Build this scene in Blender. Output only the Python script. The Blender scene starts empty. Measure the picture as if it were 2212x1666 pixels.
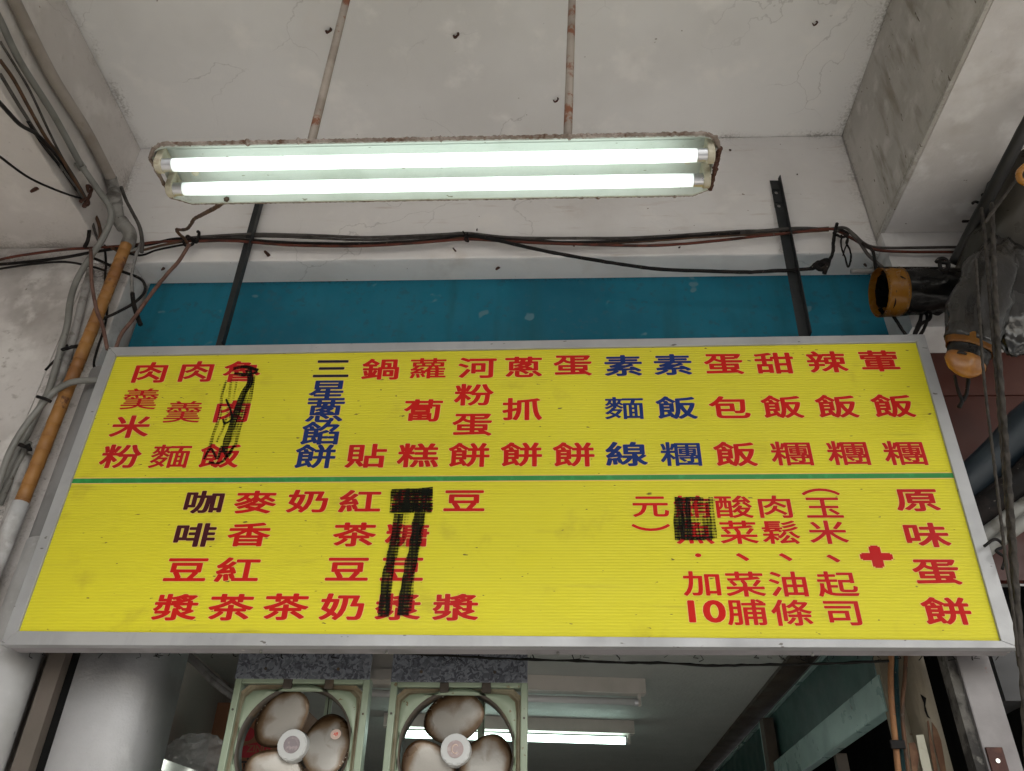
import bpy, bmesh, math, random
from mathutils import Vector, Matrix, noise
random.seed(7)
SC = bpy.context.scene
COL = SC.collection
# ------------------------------------------------------------------ camera
EYE = Vector((0, 0, 1.6))
F = 1770.55; W, H = 2212.0, 1666.0
RX = Vector((0.99917, 0.03715661, 0.01669415))
RD = Vector((-0.00735998, 0.56775621, -0.82316384))
RF = Vector((-0.04006419, 0.82235775, 0.56755845))
cam = bpy.data.cameras.new('camera'); camo = bpy.data.objects.new('camera', cam); COL.objects.link(camo)
camo.matrix_world = Matrix(((RX.x, -RD.x, -RF.x, EYE.x), (RX.y, -RD.y, -RF.y, EYE.y), (RX.z, -RD.z, -RF.z, EYE.z), (0, 0, 0, 1)))
cam.sensor_width = 36.0; cam.lens = F / W * 36.0; cam.clip_start = 0.02; cam.clip_end = 600
SC.camera = camo
# ------------------------------------------------------------------ sky, sun, exposure
SUN_EL, SUN_AZ = math.radians(48), math.radians(155)
w = bpy.data.worlds.new('World'); SC.world = w; w.use_nodes = True
nt = w.node_tree; nt.nodes.clear()
sky = nt.nodes.new('ShaderNodeTexSky'); sky.sky_type = 'NISHITA'; sky.sun_disc = False
sky.sun_elevation = SUN_EL; sky.sun_rotation = SUN_AZ; sky.air_density = 1.6; sky.dust_density = 4.0; sky.ozone_density = 1.0
hsv = nt.nodes.new('ShaderNodeHueSaturation'); hsv.inputs['Saturation'].default_value = 0.35
bg = nt.nodes.new('ShaderNodeBackground'); bg.inputs['Strength'].default_value = 0.14
wo = nt.nodes.new('ShaderNodeOutputWorld')
nt.links.new(sky.outputs[0], hsv.inputs['Color']); nt.links.new(hsv.outputs[0], bg.inputs['Color']); nt.links.new(bg.outputs[0], wo.inputs['Surface'])
sl = bpy.data.lights.new('sun', 'SUN'); sl.energy = 1.2; sl.angle = math.radians(12); sl.color = (1.0, 0.96, 0.9)
so = bpy.data.objects.new('sun', sl); COL.objects.link(so)
sd = Vector((math.sin(SUN_AZ) * math.cos(SUN_EL), math.cos(SUN_AZ) * math.cos(SUN_EL), math.sin(SUN_EL)))
so.rotation_euler = sd.to_track_quat('Z', 'Y').to_euler(); so.location = sd * 30
SC.view_settings.view_transform = 'Standard'; SC.view_settings.look = 'None'; SC.view_settings.gamma = 1.0
SC.view_settings.use_curve_mapping = False; SC.view_settings.exposure = 1.48
SC.cycles.max_bounces = 12; SC.cycles.diffuse_bounces = 6; SC.cycles.transparent_max_bounces = 16
TUBE_L = 0.95

# ------------------------------------------------------------------ helpers
def P(px, py, x=None, y=None, z=None):
    """a pixel of the 2212-wide view, met with a real plane of the place (heights given from the eye)"""
    d = RX * (px - 1106.0) + RD * (py - 833.0) + RF * F
    if x is not None: t = x / d.x
    elif y is not None: t = y / d.y
    else: t = z / d.z
    return EYE + d * t
def link(o): COL.objects.link(o); return o
def thing(name, label, cat, loc=(0, 0, 0), group=None):
    o = bpy.data.objects.new(name, None); o.location = loc; o.empty_display_size = .05
    o['label'] = label; o['category'] = cat
    if group: o['group'] = group
    return link(o)
def org(o):
    v = Vector((0, 0, 0))
    while o is not None: v = v + o.location; o = o.parent
    return v
def obj(name, bm, m, parent=None, smooth=False, label=None, cat=None, group=None, kind=None):
    """bm in world space -> ONE mesh object under parent"""
    bmesh.ops.recalc_face_normals(bm, faces=bm.faces)
    me = bpy.data.meshes.new(name); 
    if parent is not None: bmesh.ops.translate(bm, verts=bm.verts, vec=-org(parent))
    bm.to_mesh(me); bm.free()
    if smooth:
        for p in me.polygons: p.use_smooth = True
    me.materials.append(m)
    o = bpy.data.objects.new(name, me); link(o)
    if parent is not None: o.parent = parent
    if label: o['label'] = label
    if cat: o['category'] = cat
    if group: o['group'] = group
    if kind: o['kind'] = kind
    return o
def NB(): return bmesh.new()
def box(bm, a, b):
    a, b = Vector(a), Vector(b)
    vs = [bm.verts.new((x, y, z)) for x in (a.x, b.x) for y in (a.y, b.y) for z in (a.z, b.z)]
    for f in ((0, 1, 3, 2), (4, 6, 7, 5), (0, 4, 5, 1), (2, 3, 7, 6), (0, 2, 6, 4), (1, 5, 7, 3)): bm.faces.new([vs[i] for i in f])
    return bm
def bevbox(a, b, r=.004, seg=2):
    bm = box(NB(), a, b)
    bmesh.ops.bevel(bm, geom=bm.edges[:], offset=r, segments=seg, profile=.6, affect='EDGES'); return bm
def slab(bm, pts, t):
    """polygon pts extruded by vector t"""
    t = Vector(t); n = len(pts)
    a = [bm.verts.new(Vector(p)) for p in pts]; b = [bm.verts.new(Vector(p) + t) for p in pts]
    bm.faces.new(a); bm.faces.new(b[::-1])
    for i in range(n): bm.faces.new((a[i], a[(i + 1) % n], b[(i + 1) % n], b[i]))
    return bm
def catmull(pts, seg=6):
    pts = [Vector(p) for p in pts]
    if len(pts) < 3: return [pts[0].lerp(pts[-1], i / seg) for i in range(seg + 1)]
    q = [pts[0] * 2 - pts[1]] + pts + [pts[-1] * 2 - pts[-2]]; out = []
    for i in range(1, len(q) - 2):
        a, b, c, d = q[i - 1:i + 3]
        for k in range(seg):
            t = k / seg
            out.append(.5 * ((2 * b) + (c - a) * t + (2 * a - 5 * b + 4 * c - d) * t * t + (3 * b - a - 3 * c + d) * t ** 3))
    out.append(pts[-1]); return out
def sweep(bm, path, rad, n=8, cap=True, disp=None, flat=1.0, up=None):
    """tube along path; rad number or function(s 0..1); disp(point, s, angle)->extra radius"""
    path = [Vector(p) for p in path]; N = len(path)
    t0 = (path[1] - path[0]).normalized(); up = up or (Vector((0, 0, 1)) if abs(t0.z) < .9 else Vector((0, 1, 0)))
    u = t0.cross(up).normalized(); rings = []
    for i, p in enumerate(path):
        t = (path[min(i + 1, N - 1)] - path[max(i - 1, 0)])
        t = t.normalized() if t.length > 1e-9 else t0
        u = (u - t * u.dot(t)).normalized(); v = t.cross(u); s = i / (N - 1)
        r = rad(s) if callable(rad) else rad; ring = []
        for k in range(n):
            a = 2 * math.pi * k / n; rr = r + (disp(p, s, a) if disp else 0)
            ring.append(bm.verts.new(p + u * math.cos(a) * rr + v * math.sin(a) * rr * flat))
        rings.append(ring)
    for i in range(N - 1):
        for k in range(n): bm.faces.new((rings[i][k], rings[i][(k + 1) % n], rings[i + 1][(k + 1) % n], rings[i + 1][k]))
    if cap: bm.faces.new(rings[0][::-1]); bm.faces.new(rings[-1])
    return bm
def lump(amp, sc=40, off=0):
    return lambda p, s, a: amp * noise.noise(Vector((p.x * sc + math.cos(a) * 1.5 + off, p.y * sc + math.sin(a) * 1.5, p.z * sc)))
def cyl(bm, a, b, r, n=16, r2=None, cap=True):
    r2 = r if r2 is None else r2
    return sweep(bm, [Vector(a), Vector(b)], lambda s: r + (r2 - r) * s, n, cap)
def disc(bm, c, r, n=12, ay=(0, -1, 0), thick=.002):
    ay = Vector(ay); return cyl(bm, Vector(c), Vector(c) + ay * thick, r, n)

# ------------------------------------------------------------------ materials
def mat(name, col, rough=.6, metal=0, var=None, specks=None, bump=None, streak=None, coat=0, rust=None, extra=None, spec=.5, seams=None):
    m = bpy.data.materials.new(name); m.use_nodes = True; nt = m.node_tree; N = nt.nodes; L = nt.links
    b = N['Principled BSDF']; b.inputs['Roughness'].default_value = rough; b.inputs['Metallic'].default_value = metal
    b.inputs['Coat Weight'].default_value = coat; b.inputs['Specular IOR Level'].default_value = spec
    geo = N.new('ShaderNodeNewGeometry'); co = geo.outputs['Position']
    def nz(scale, detail=4, vec=None, rough_=.55, sc3=None):
        t = N.new('ShaderNodeTexNoise'); t.inputs['Scale'].default_value = scale; t.inputs['Detail'].default_value = detail; t.inputs['Roughness'].default_value = rough_
        src = vec or co
        if sc3:
            mp = N.new('ShaderNodeMapping'); mp.inputs['Scale'].default_value = sc3; L.new(src, mp.inputs['Vector']); src = mp.outputs[0]
        L.new(src, t.inputs['Vector']); return t.outputs['Fac']
    def ramp(f, a, c):
        r = N.new('ShaderNodeMapRange'); r.inputs['From Min'].default_value = a; r.inputs['From Max'].default_value = c; r.interpolation_type = 'SMOOTHSTEP'
        L.new(f, r.inputs['Value']); return r.outputs[0]
    def mul(a, c):
        r = N.new('ShaderNodeMath'); r.operation = 'MULTIPLY'
        for i, s in enumerate((a, c)):
            if isinstance(s, (int, float)): r.inputs[i].default_value = s
            else: L.new(s, r.inputs[i])
        return r.outputs[0]
    rgb = N.new('ShaderNodeRGB'); rgb.outputs[0].default_value = (*col, 1); cur = rgb.outputs[0]
    def mix(fac, c2):
        nonlocal cur
        x = N.new('ShaderNodeMix'); x.data_type = 'RGBA'; L.new(fac, x.inputs[0]) ; L.new(cur, x.inputs[6])
        if isinstance(c2, tuple): x.inputs[7].default_value = (*c2, 1)
        else: L.new(c2, x.inputs[7])
        cur = x.outputs[2]
    for v in (var or []):          # (scale, colour, lo, hi[, stretch])
        mix(ramp(nz(v[0], 5, sc3=v[4] if len(v) > 4 else None), v[2], v[3]), v[1])
    for v in (seams or []):        # (axis, position, width, colour): mould specks along a joint
        sp = N.new('ShaderNodeSeparateXYZ'); L.new(co, sp.inputs[0])
        d = N.new('ShaderNodeMath'); d.operation = 'SUBTRACT'; L.new(sp.outputs[v[0]], d.inputs[0]); d.inputs[1].default_value = v[1]
        ab = N.new('ShaderNodeMath'); ab.operation = 'ABSOLUTE'; L.new(d.outputs[0], ab.inputs[0])
        near = ramp(ab.outputs[0], v[2], 0)
        near2 = ramp(ab.outputs[0], v[2] * .16, 0)
        a1 = N.new('ShaderNodeMath'); a1.operation = 'ADD'; L.new(mul(near, .22), a1.inputs[0]); L.new(nz(95, 5, rough_=.75), a1.inputs[1])
        a2 = N.new('ShaderNodeMath'); a2.operation = 'ADD'; L.new(mul(near2, .08), a2.inputs[0]); L.new(a1.outputs[0], a2.inputs[1])
        mix(mul(mul(mul(ramp(a2.outputs[0], .62, .90), near), v[4] if len(v) > 4 else .62), ramp(nz(4.5, 3), .36, .62)), v[3])
    if streak: mix(ramp(nz(streak[0], 6, sc3=streak[4] if len(streak) > 4 else (1, 1, .08)), streak[2], streak[3]), streak[1])
    if specks:                     # (scale, colour, threshold)
        mix(ramp(nz(specks[0], 2, sc3=specks[3] if len(specks) > 3 else None), specks[2], specks[2] + .04), specks[1])
    if rust: mix(ramp(nz(rust[0], 8, rough_=.7), rust[1], rust[1] + .08), rust[2] if len(rust) > 2 else (.13, .045, .02))
    L.new(cur, b.inputs['Base Color'])
    if bump:                       # (scale, distance[, stretch])
        bn = N.new('ShaderNodeBump'); bn.inputs['Distance'].default_value = bump[1]; bn.inputs['Strength'].default_value = 1
        L.new(nz(bump[0], 6, sc3=bump[2] if len(bump) > 2 else None), bn.inputs['Height']); L.new(bn.outputs[0], b.inputs['Normal'])
    r0 = nz(9, 4); rr = N.new('ShaderNodeMapRange'); rr.inputs['To Min'].default_value = max(.03, rough - .12); rr.inputs['To Max'].default_value = min(1, rough + .12)
    rr.inputs['From Min'].default_value = .3; rr.inputs['From Max'].default_value = .7; L.new(r0, rr.inputs['Value']); L.new(rr.outputs[0], b.inputs['Roughness'])
    if extra: extra(nt, b, co, cur, nz, ramp)
    return m
PLB = .0015
def crack(nt, b, co, cur, nz, ramp):
    """fine hairline cracks in old plaster"""
    N, L = nt.nodes, nt.links
    v = N.new('ShaderNodeTexVoronoi'); v.feature = 'DISTANCE_TO_EDGE'; v.inputs['Scale'].default_value = 1.15
    nt_ = N.new('ShaderNodeTexNoise'); nt_.inputs['Scale'].default_value = 2.2; nt_.inputs['Detail'].default_value = 8; L.new(co, nt_.inputs['Vector'])
    ad = N.new('ShaderNodeMixRGB'); ad.blend_type = 'ADD'; ad.inputs[0].default_value = .55; L.new(co, ad.inputs[1]); L.new(nt_.outputs['Color'], ad.inputs[2])
    L.new(ad.outputs[0], v.inputs['Vector'])
    line = ramp(v.outputs['Distance'], .0035, .0)
    msk = ramp(nz(1.3, 3), .5, .6)
    m1 = N.new('ShaderNodeMath'); m1.operation = 'MULTIPLY'; L.new(line, m1.inputs[0]); L.new(msk, m1.inputs[1])
    m2 = N.new('ShaderNodeMath'); m2.operation = 'MULTIPLY'; L.new(m1.outputs[0], m2.inputs[0]); m2.inputs[1].default_value = .28
    x = N.new('ShaderNodeMix'); x.data_type = 'RGBA'; L.new(m2.outputs[0], x.inputs[0]); L.new(cur, x.inputs[6]); x.inputs[7].default_value = (.16, .14, .12, 1)
    L.new(x.outputs[2], b.inputs['Base Color'])
GR = (.17, .15, .125)
M_ceil = mat('ceiling_plaster', (.78, .78, .77), .85, var=[(.7, (.67, .665, .65), .42, .66), (2.6, (.69, .665, .64), .58, .78), (5, (.82, .81, .79), .52, .72)],
             seams=[(0, -1.86, .09, GR), (0, 1.345, .10, GR), (1, 2.45, .07, GR)], specks=(30, (.36, .34, .30), .76), bump=(12, .002), extra=crack)
M_beam = mat('beam_plaster', (.77, .755, .745), .85, var=[(1.2, (.69, .67, .655), .42, .64), (4, (.66, .62, .585), .56, .78), (6, (.80, .78, .76), .55, .72)],
             seams=[(2, 4.65, .06, GR), (0, 1.345, .12, GR), (0, -1.87, .1, GR)], specks=(38, (.30, .24, .20), .735), streak=(5, (.58, .52, .48), .58, .82, (1, 1, 7)), bump=(22, .004), extra=crack)
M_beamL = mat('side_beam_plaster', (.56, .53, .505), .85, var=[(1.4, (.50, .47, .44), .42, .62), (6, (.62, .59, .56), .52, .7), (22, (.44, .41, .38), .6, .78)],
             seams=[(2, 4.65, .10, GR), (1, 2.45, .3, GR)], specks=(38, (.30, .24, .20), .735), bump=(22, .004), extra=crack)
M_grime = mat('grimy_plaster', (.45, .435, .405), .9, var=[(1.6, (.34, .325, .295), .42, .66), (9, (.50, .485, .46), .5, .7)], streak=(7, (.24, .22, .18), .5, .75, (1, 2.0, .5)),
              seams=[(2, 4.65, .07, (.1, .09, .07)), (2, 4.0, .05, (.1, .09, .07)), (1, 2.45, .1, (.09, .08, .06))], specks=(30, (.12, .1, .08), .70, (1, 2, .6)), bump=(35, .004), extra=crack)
M_side = mat('painted_plaster', (.60, .585, .575), .8, var=[(2.2, (.52, .50, .485), .4, .62), (9, (.66, .65, .64), .5, .7), (3.1, (.42, .39, .36), .6, .78)], specks=(32, (.28, .26, .24), .745), bump=(16, .005), extra=crack)
M_pill = mat('column_plaster', (.56, .535, .52), .85, seams=[(0, -1.80, .20, (.10, .09, .08), .9), (2, 3.95, .12, (.12, .11, .1), .8)], var=[(2.2, (.34, .315, .295), .44, .70), (8, (.62, .6, .58), .5, .7), (25, (.36, .335, .315), .56, .74)], specks=(30, (.2, .18, .16), .735), bump=(14, .008), extra=crack)
M_white = mat('pilaster_paint', (.50, .50, .51), .8, var=[(3, (.43, .43, .435), .42, .68), (8, (.54, .54, .545), .55, .7)], specks=(26, (.2, .19, .18), .73, (1, 1, .6)), bump=(90, .002))
M_floor = mat('floor_tile', (.50, .485, .46), .6, var=[(3, (.3, .28, .26), .4, .7)])
M_road = mat('asphalt', (.055, .055, .057), .9, var=[(2, (.08, .08, .08), .4, .7)])
M_alu = mat('aluminium_frame', (.365, .37, .375), .45, .2, var=[(3, (.30, .305, .31), .4, .65), (26, (.33, .335, .345), .5, .7, (1, 1, .3))], specks=(38, (.12, .11, .1), .70, (.6, 1, 1.3)), bump=(120, .0004))
M_alud = mat('frame_return', (.27, .255, .265), .6, var=[(8, (.2, .19, .19), .45, .7)], specks=(30, (.5, .48, .42), .74))
M_red = mat('red_vinyl', (.50, .010, .006), .6, var=[(1.2, (.42, .012, .012), .4, .65)], spec=.15)
M_blue = mat('blue_vinyl', (.010, .030, .15), .6, var=[(1.2, (.012, .025, .11), .4, .65)], spec=.15)
M_blk = mat('dark_vinyl', (.016, .014, .026), .6, spec=.15)
M_brown = mat('brown_vinyl', (.055, .008, .012), .6, spec=.15)
K_ = 1
M_halo = mat('pale_vinyl_edge', (.74, .50, .16), .6, spec=.2)
M_green = mat('green_vinyl', (.01, .20, .03), .5, var=[(40, (.02, .26, .05), .5, .7)])
M_teal = mat('blue_painted_board', (.011, .165, .245), .65, spec=.25, var=[(2.2, (.008, .13, .20), .42, .66), (9, (.03, .20, .26), .62, .78), (30, (.02, .13, .19), .55, .7)], specks=(9, (.10, .22, .27), .69), bump=(20, .002),
             streak=(7, (.012, .12, .165), .5, .75, (1, 1, .15)), seams=[(2, 3.93, .05, (.004, .01, .012), .9)])
M_steel = mat('dark_angle_steel', (.022, .025, .027), .6, .3, var=[(8, (.035, .038, .038), .5, .7)], rust=(60, .66, (.05, .03, .02)), bump=(80, .001))
M_pan = mat('lamp_enamel', (.42, .455, .42), .42, var=[(6, (.35, .385, .34), .45, .7)], specks=(60, (.16, .16, .11), .70, (.6, 1.6, 1)), bump=(60, .0012),
            seams=[(0, -.90, .16, (.14, .12, .07), .7), (0, .396, .14, (.12, .08, .04), .9), (1, 1.175, .016, (.12, .1, .06), .8), (1, 1.357, .014, (.12, .1, .06), .8)])
M_crust = mat('rusty_dust_crust', (.16, .125, .10), .95, var=[(20, (.26, .22, .19), .45, .6), (45, (.09, .045, .025), .52, .66)], bump=(120, .004))
M_rod = mat('rusty_painted_rod', (.29, .25, .21), .6, var=[(10, (.20, .165, .135), .4, .7)], rust=(14, .51, (.17, .055, .02)), bump=(60, .001))
M_hold = mat('aged_lampholder_plastic', (.40, .37, .28), .5, var=[(30, (.19, .15, .09), .5, .68)])
M_cap = mat('tube_end_cap', (.55, .56, .58), .35, .8)
M_pvc = mat('beige_pvc', (.33, .295, .26), .55, var=[(6, (.25, .22, .19), .4, .65), (22, (.25, .21, .175), .58, .74)], streak=(8, (.27, .23, .2), .55, .75, (1, .3, .3)), bump=(30, .001))
M_pvcg = mat('grey_pvc', (.185, .185, .17), .45, var=[(8, (.12, .12, .108), .45, .7)], specks=(40, (.1, .095, .08), .7))
M_fit = mat('grey_pvc_fitting', (.22, .215, .20), .45, var=[(14, (.11, .10, .09), .45, .65)], specks=(30, (.06, .05, .04), .66))
M_wpipe = mat('painted_pipe', (.36, .35, .34), .75, var=[(9, (.15, .14, .125), .46, .66), (25, (.22, .21, .19), .5, .7)], bump=(35, .004))
M_drain = mat('drainpipe_grey', (.22, .22, .222), .55, var=[(4, (.155, .155, .152), .45, .7), (14, (.4, .39, .38), .62, .75)], specks=(14, (.1, .1, .09), .73))
M_drainw = mat('drainpipe_white', (.44, .44, .44), .6, var=[(4, (.34, .335, .325), .42, .66), (17, (.5, .5, .5), .6, .75)], specks=(14, (.2, .2, .2), .73))
M_tape = mat('orange_wrapped_tape', (.31, .145, .035), .5, var=[(7, (.21, .085, .022), .42, .68), (2, (.17, .075, .03), .5, .75)], rust=(9, .60, (.10, .035, .014)), bump=(50, .001))
M_whtape = mat('white_wrapped_tape', (.46, .465, .47), .7, var=[(7, (.32, .31, .30), .45, .68), (20, (.5, .5, .5), .5, .7)], specks=(30, (.1, .09, .08), .72), bump=(40, .004))
def wire(name, c, c2): return mat(name, tuple(v * .62 for v in c), .65, spec=.2, var=[(18, tuple(v * .62 for v in c2), .45, .62)], specks=(90, (.10, .09, .075), .68))
M_wblk = wire('black_cable', (.009, .008, .008), (.026, .02, .018)); M_wgry = wire('grey_cable', (.13, .12, .11), (.08, .07, .065))
M_wred = wire('red_brown_cable', (.19, .058, .038), (.09, .04, .03)); M_wbrn = wire('brown_cable', (.16, .085, .05), (.10, .065, .045))
M_wwht = wire('pale_cable', (.36, .35, .34), (.22, .21, .2)); M_wpink = wire('pinkish_brown_cable', (.24, .135, .105), (.17, .09, .07))
M_wor = wire('tan_cable', (.40, .20, .09), (.33, .16, .08)); M_wteal = wire('dark_green_cable', (.02, .07, .075), (.01, .04, .045))
M_galv = mat('galvanised_sheet', (.22, .24, .27), .5, .35, bump=(40, .0006))
def galv(nt, b, co, cur, nz, ramp):
    N, L = nt.nodes, nt.links
    v = N.new('ShaderNodeTexVoronoi'); v.inputs['Scale'].default_value = 120; ns = N.new('ShaderNodeTexNoise'); ns.inputs['Scale'].default_value = 40; L.new(co, ns.inputs['Vector'])
    ad = N.new('ShaderNodeMixRGB'); ad.blend_type = 'ADD'; ad.inputs[0].default_value = .045; L.new(co, ad.inputs[1]); L.new(ns.outputs['Color'], ad.inputs[2]); L.new(ad.outputs[0], v.inputs['Vector'])
    cr = N.new('ShaderNodeValToRGB'); cr.color_ramp.elements[0].color = (.07, .075, .09, 1); cr.color_ramp.elements[1].color = (.20, .215, .24, 1); cr.color_ramp.elements[0].position = .2; cr.color_ramp.elements[1].position = .8
    sp = N.new('ShaderNodeSeparateColor'); L.new(v.outputs['Color'], sp.inputs[0]); L.new(sp.outputs[0], cr.inputs[0]); L.new(cr.outputs[0], b.inputs['Base Color'])
M_galv = mat('galvanised_sheet', (.22, .24, .27), .5, .35, extra=galv)
M_fanp = mat('pale_green_fan_enamel', (.245, .30, .215), .38, var=[(5, (.20, .245, .17), .45, .7)], specks=(50, (.15, .12, .06), .69), rust=(14, .66, (.2, .15, .07)), bump=(60, .0006))
M_groove = mat('greasy_groove', (.27, .25, .17), .6, var=[(10, (.19, .15, .09), .42, .6)])
M_rim = mat('greasy_fan_rim', (.05, .04, .03), .6, var=[(14, (.1, .07, .04), .5, .7)])
M_hub = mat('fan_hub_white', (.46, .47, .46), .35); M_hubc = mat('fan_hub_centre', (.20, .17, .18), .5, var=[(60, (.3, .25, .25), .5, .7)])
M_hubp = mat('fan_hub_pink_badge', (.34, .27, .265), .5, var=[(80, (.42, .36, .35), .5, .65)])
def blade_extra(nt, b, co, cur, nz, ramp):
    """grease collects toward a blade's edge; follows the blade's own UV"""
    N, L = nt.nodes, nt.links
    at = N.new('ShaderNodeAttribute'); at.attribute_name = 'edge'
    ad = N.new('ShaderNodeMath'); ad.operation = 'MULTIPLY_ADD'; L.new(nz(14, 5), ad.inputs[0]); ad.inputs[1].default_value = .9; L.new(at.outputs['Fac'], ad.inputs[2])
    cr = N.new('ShaderNodeValToRGB'); e = cr.color_ramp.elements; e[0].position = .40; e[0].color = (.33, .315, .285, 1); e[1].position = .88; e[1].color = (.05, .024, .009, 1)
    k = e.new(.64); k.color = (.15, .10, .058, 1)
    sc = N.new('ShaderNodeMath'); sc.operation = 'MULTIPLY'; sc.inputs[1].default_value = .64; L.new(ad.outputs[0], sc.inputs[0]); L.new(sc.outputs[0], cr.inputs[0])
    L.new(cr.outputs[0], b.inputs['Base Color'])
M_blade = mat('fan_blade_metal', (.5, .47, .42), .35, .25, extra=blade_extra, bump=(70, .0008))
M_scale = mat('flaking_grease', (.5, .48, .4), .8, var=[(60, (.16, .11, .06), .45, .6)])
M_redst = mat('red_sticker', (.62, .10, .07), .5, var=[(90, (.62, .55, .48), .5, .6)]); M_stk = mat('pale_sticker', (.55, .42, .36), .5)
M_iceil = mat('shop_ceiling_paint', (.34, .36, .34), .7, var=[(2, (.3, .32, .3), .4, .7)], bump=(60, .004))
M_iwall = mat('shop_wall_paint', (.42, .38, .34), .8, var=[(3, (.36, .32, .29), .4, .7)], bump=(20, .002))
M_iteal = mat('dark_teal_board', (.022, .07, .062), .45, var=[(3, (.016, .05, .046), .42, .66)], specks=(22, (.05, .11, .10), .73))
M_itrim = mat('pale_teal_trim', (.22, .33, .31), .35, var=[(7, (.17, .26, .25), .45, .66)], specks=(14, (.03, .03, .03), .73))
M_iwood = mat('brown_wood_post', (.07, .055, .04), .6, var=[(8, (.05, .04, .03), .4, .6)])
M_dark = mat('shade_and_crack_black', (.006, .006, .006), .9, spec=.1); M_fix = mat('light_fixture_cream', (.50, .47, .43), .5, var=[(6, (.42, .4, .36), .4, .7)])  # near-black: painted shade of gap and dark walls, also the column crack
M_offt = mat('unlit_tube_glass', (.55, .56, .56), .15)
M_rail = mat('brown_shutter_rail', (.105, .09, .075), .55, .2, var=[(5, (.12, .1, .085), .42, .65)], bump=(40, .001))
M_cream = mat('cream_peeling_paint', (.21, .18, .13), .75, var=[(3, (.17, .15, .105), .42, .66)], specks=(22, (.1, .06, .03), .72), bump=(40, .002))
M_peel = mat('bare_brown_patch', (.075, .03, .012), .8, var=[(20, (.12, .06, .028), .45, .62)]); M_paper = mat('torn_white_paper', (.36, .35, .28), .8, var=[(20, (.28, .27, .21), .55, .7)])
M_post = mat('grey_metal_post', (.185, .175, .175), .5, .3, var=[(5, (.13, .12, .12), .42, .66)], specks=(30, (.18, .12, .11), .71), bump=(30, .001))
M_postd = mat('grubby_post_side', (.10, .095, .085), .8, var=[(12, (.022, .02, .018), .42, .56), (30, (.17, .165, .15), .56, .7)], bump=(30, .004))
M_rust = mat('rusty_plate', (.05, .017, .012), .7, .2, var=[(25, (.085, .032, .02), .5, .66)], bump=(60, .002)); M_screw = mat('bright_screw', (.55, .55, .52), .3, .9)
M_maroon = mat('maroon_panel', (.062, .015, .009), .45, spec=.3, var=[(3, (.045, .011, .007), .42, .66)], streak=(9, (.085, .028, .02), .6, .8))
M_maroon2 = mat('faded_maroon_panel', (.075, .024, .017), .45, spec=.3, var=[(5, (.10, .04, .03), .5, .7)])
M_tarp = mat('dark_tarpaulin', (.011, .011, .011), .24, var=[(7, (.015, .014, .012), .45, .65), (2.2, (.024, .018, .011), .5, .7)], bump=(5, .012, (1, 1, .5)), rust=(3, .7, (.10, .05, .025)))
M_tarp2 = mat('clear_plastic_sheeting', (.028, .024, .017), .34, spec=.3, var=[(2, (.016, .018, .014), .42, .6), (3, (.045, .033, .02), .52, .7), (1.6, (.012, .028, .036), .62, .75)], bump=(3.5, .006))
M_orange = mat('orange_vinyl_hem', (.33, .145, .016), .28, var=[(9, (.20, .075, .01), .42, .66)], streak=(26, (.28, .12, .02), .55, .72, (1, 1, .2)), bump=(16, .002))
M_thread = mat('dark_thread', (.1, .05, .015), .8); M_rope = mat('dark_rope', (.038, .032, .026), .9, var=[(40, (.018, .015, .012), .45, .6)])
M_pole = mat('dark_roller_pole', (.02, .02, .019), .5, .3, var=[(7, (.012, .012, .012), .42, .66)])
M_greyp = mat('grey_pipe_stub', (.17, .17, .165), .45)
M_navy = mat('navy_rolled_awning', (.008, .015, .022), .5, var=[(9, (.014, .024, .03), .5, .7)]); M_hose = mat('ivory_hose', (.20, .20, .185), .5, var=[(12, (.11, .105, .09), .5, .66)])
M_card = mat('brown_cardboard', (.22, .10, .05), .8, var=[(5, (.19, .085, .04), .42, .66)]); M_cred = mat('red_print', (.32, .02, .03), .7); M_cblk = mat('black_print', (.02, .017, .017), .7)
M_nail = mat('rusty_nail', (.07, .03, .02), .8, .3, bump=(200, .002)); M_cobweb = mat('dust_thread', (.012, .012, .011), .95, spec=.1); M_dgrey = mat('dull_dark_grey_metal', (.045, .045, .047), .6)
M_shelf = mat('shiny_steel_edge', (.6, .63, .6), .15, .9, var=[(9, (.4, .45, .42), .4, .6)])

# yellow corrugated plastic
def ribs(nt, b, co, cur, nz, ramp):
    N, L = nt.nodes, nt.links
    wv = N.new('ShaderNodeTexWave'); wv.bands_direction = 'Z'; wv.inputs['Scale'].default_value = 1 / .0095 / 3.1831 * 1.0; wv.inputs['Distortion'].default_value = .25; wv.inputs['Detail'].default_value = 1
    L.new(co, wv.inputs['Vector'])
    bn = N.new('ShaderNodeBump'); bn.inputs['Distance'].default_value = .0009; L.new(wv.outputs['Fac'], bn.inputs['Height']); L.new(bn.outputs[0], b.inputs['Normal'])
    x = N.new('ShaderNodeMix'); x.data_type = 'RGBA'; x.blend_type = 'MULTIPLY'
    mr = N.new('ShaderNodeMapRange'); mr.inputs['To Min'].default_value = 0; mr.inputs['To Max'].default_value = .16; L.new(wv.outputs['Fac'], mr.inputs['Value'])
    L.new(mr.outputs[0], x.inputs[0]); L.new(cur, x.inputs[6]); x.inputs[7].default_value = (.55, .5, .3, 1); L.new(x.outputs[2], b.inputs['Base Color'])
M_yel = mat('yellow_corrugated_plastic', (.66, .605, .024), .5, spec=.3, var=[(.8, (.59, .54, .024), .4, .68), (7, (.55, .485, .024), .58, .75)], specks=(52, (.16, .12, .02), .70, (.5, 1, 1.4)), streak=(6, (.47, .40, .03), .60, .85, (.5, 1, 5)), extra=ribs)
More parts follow.
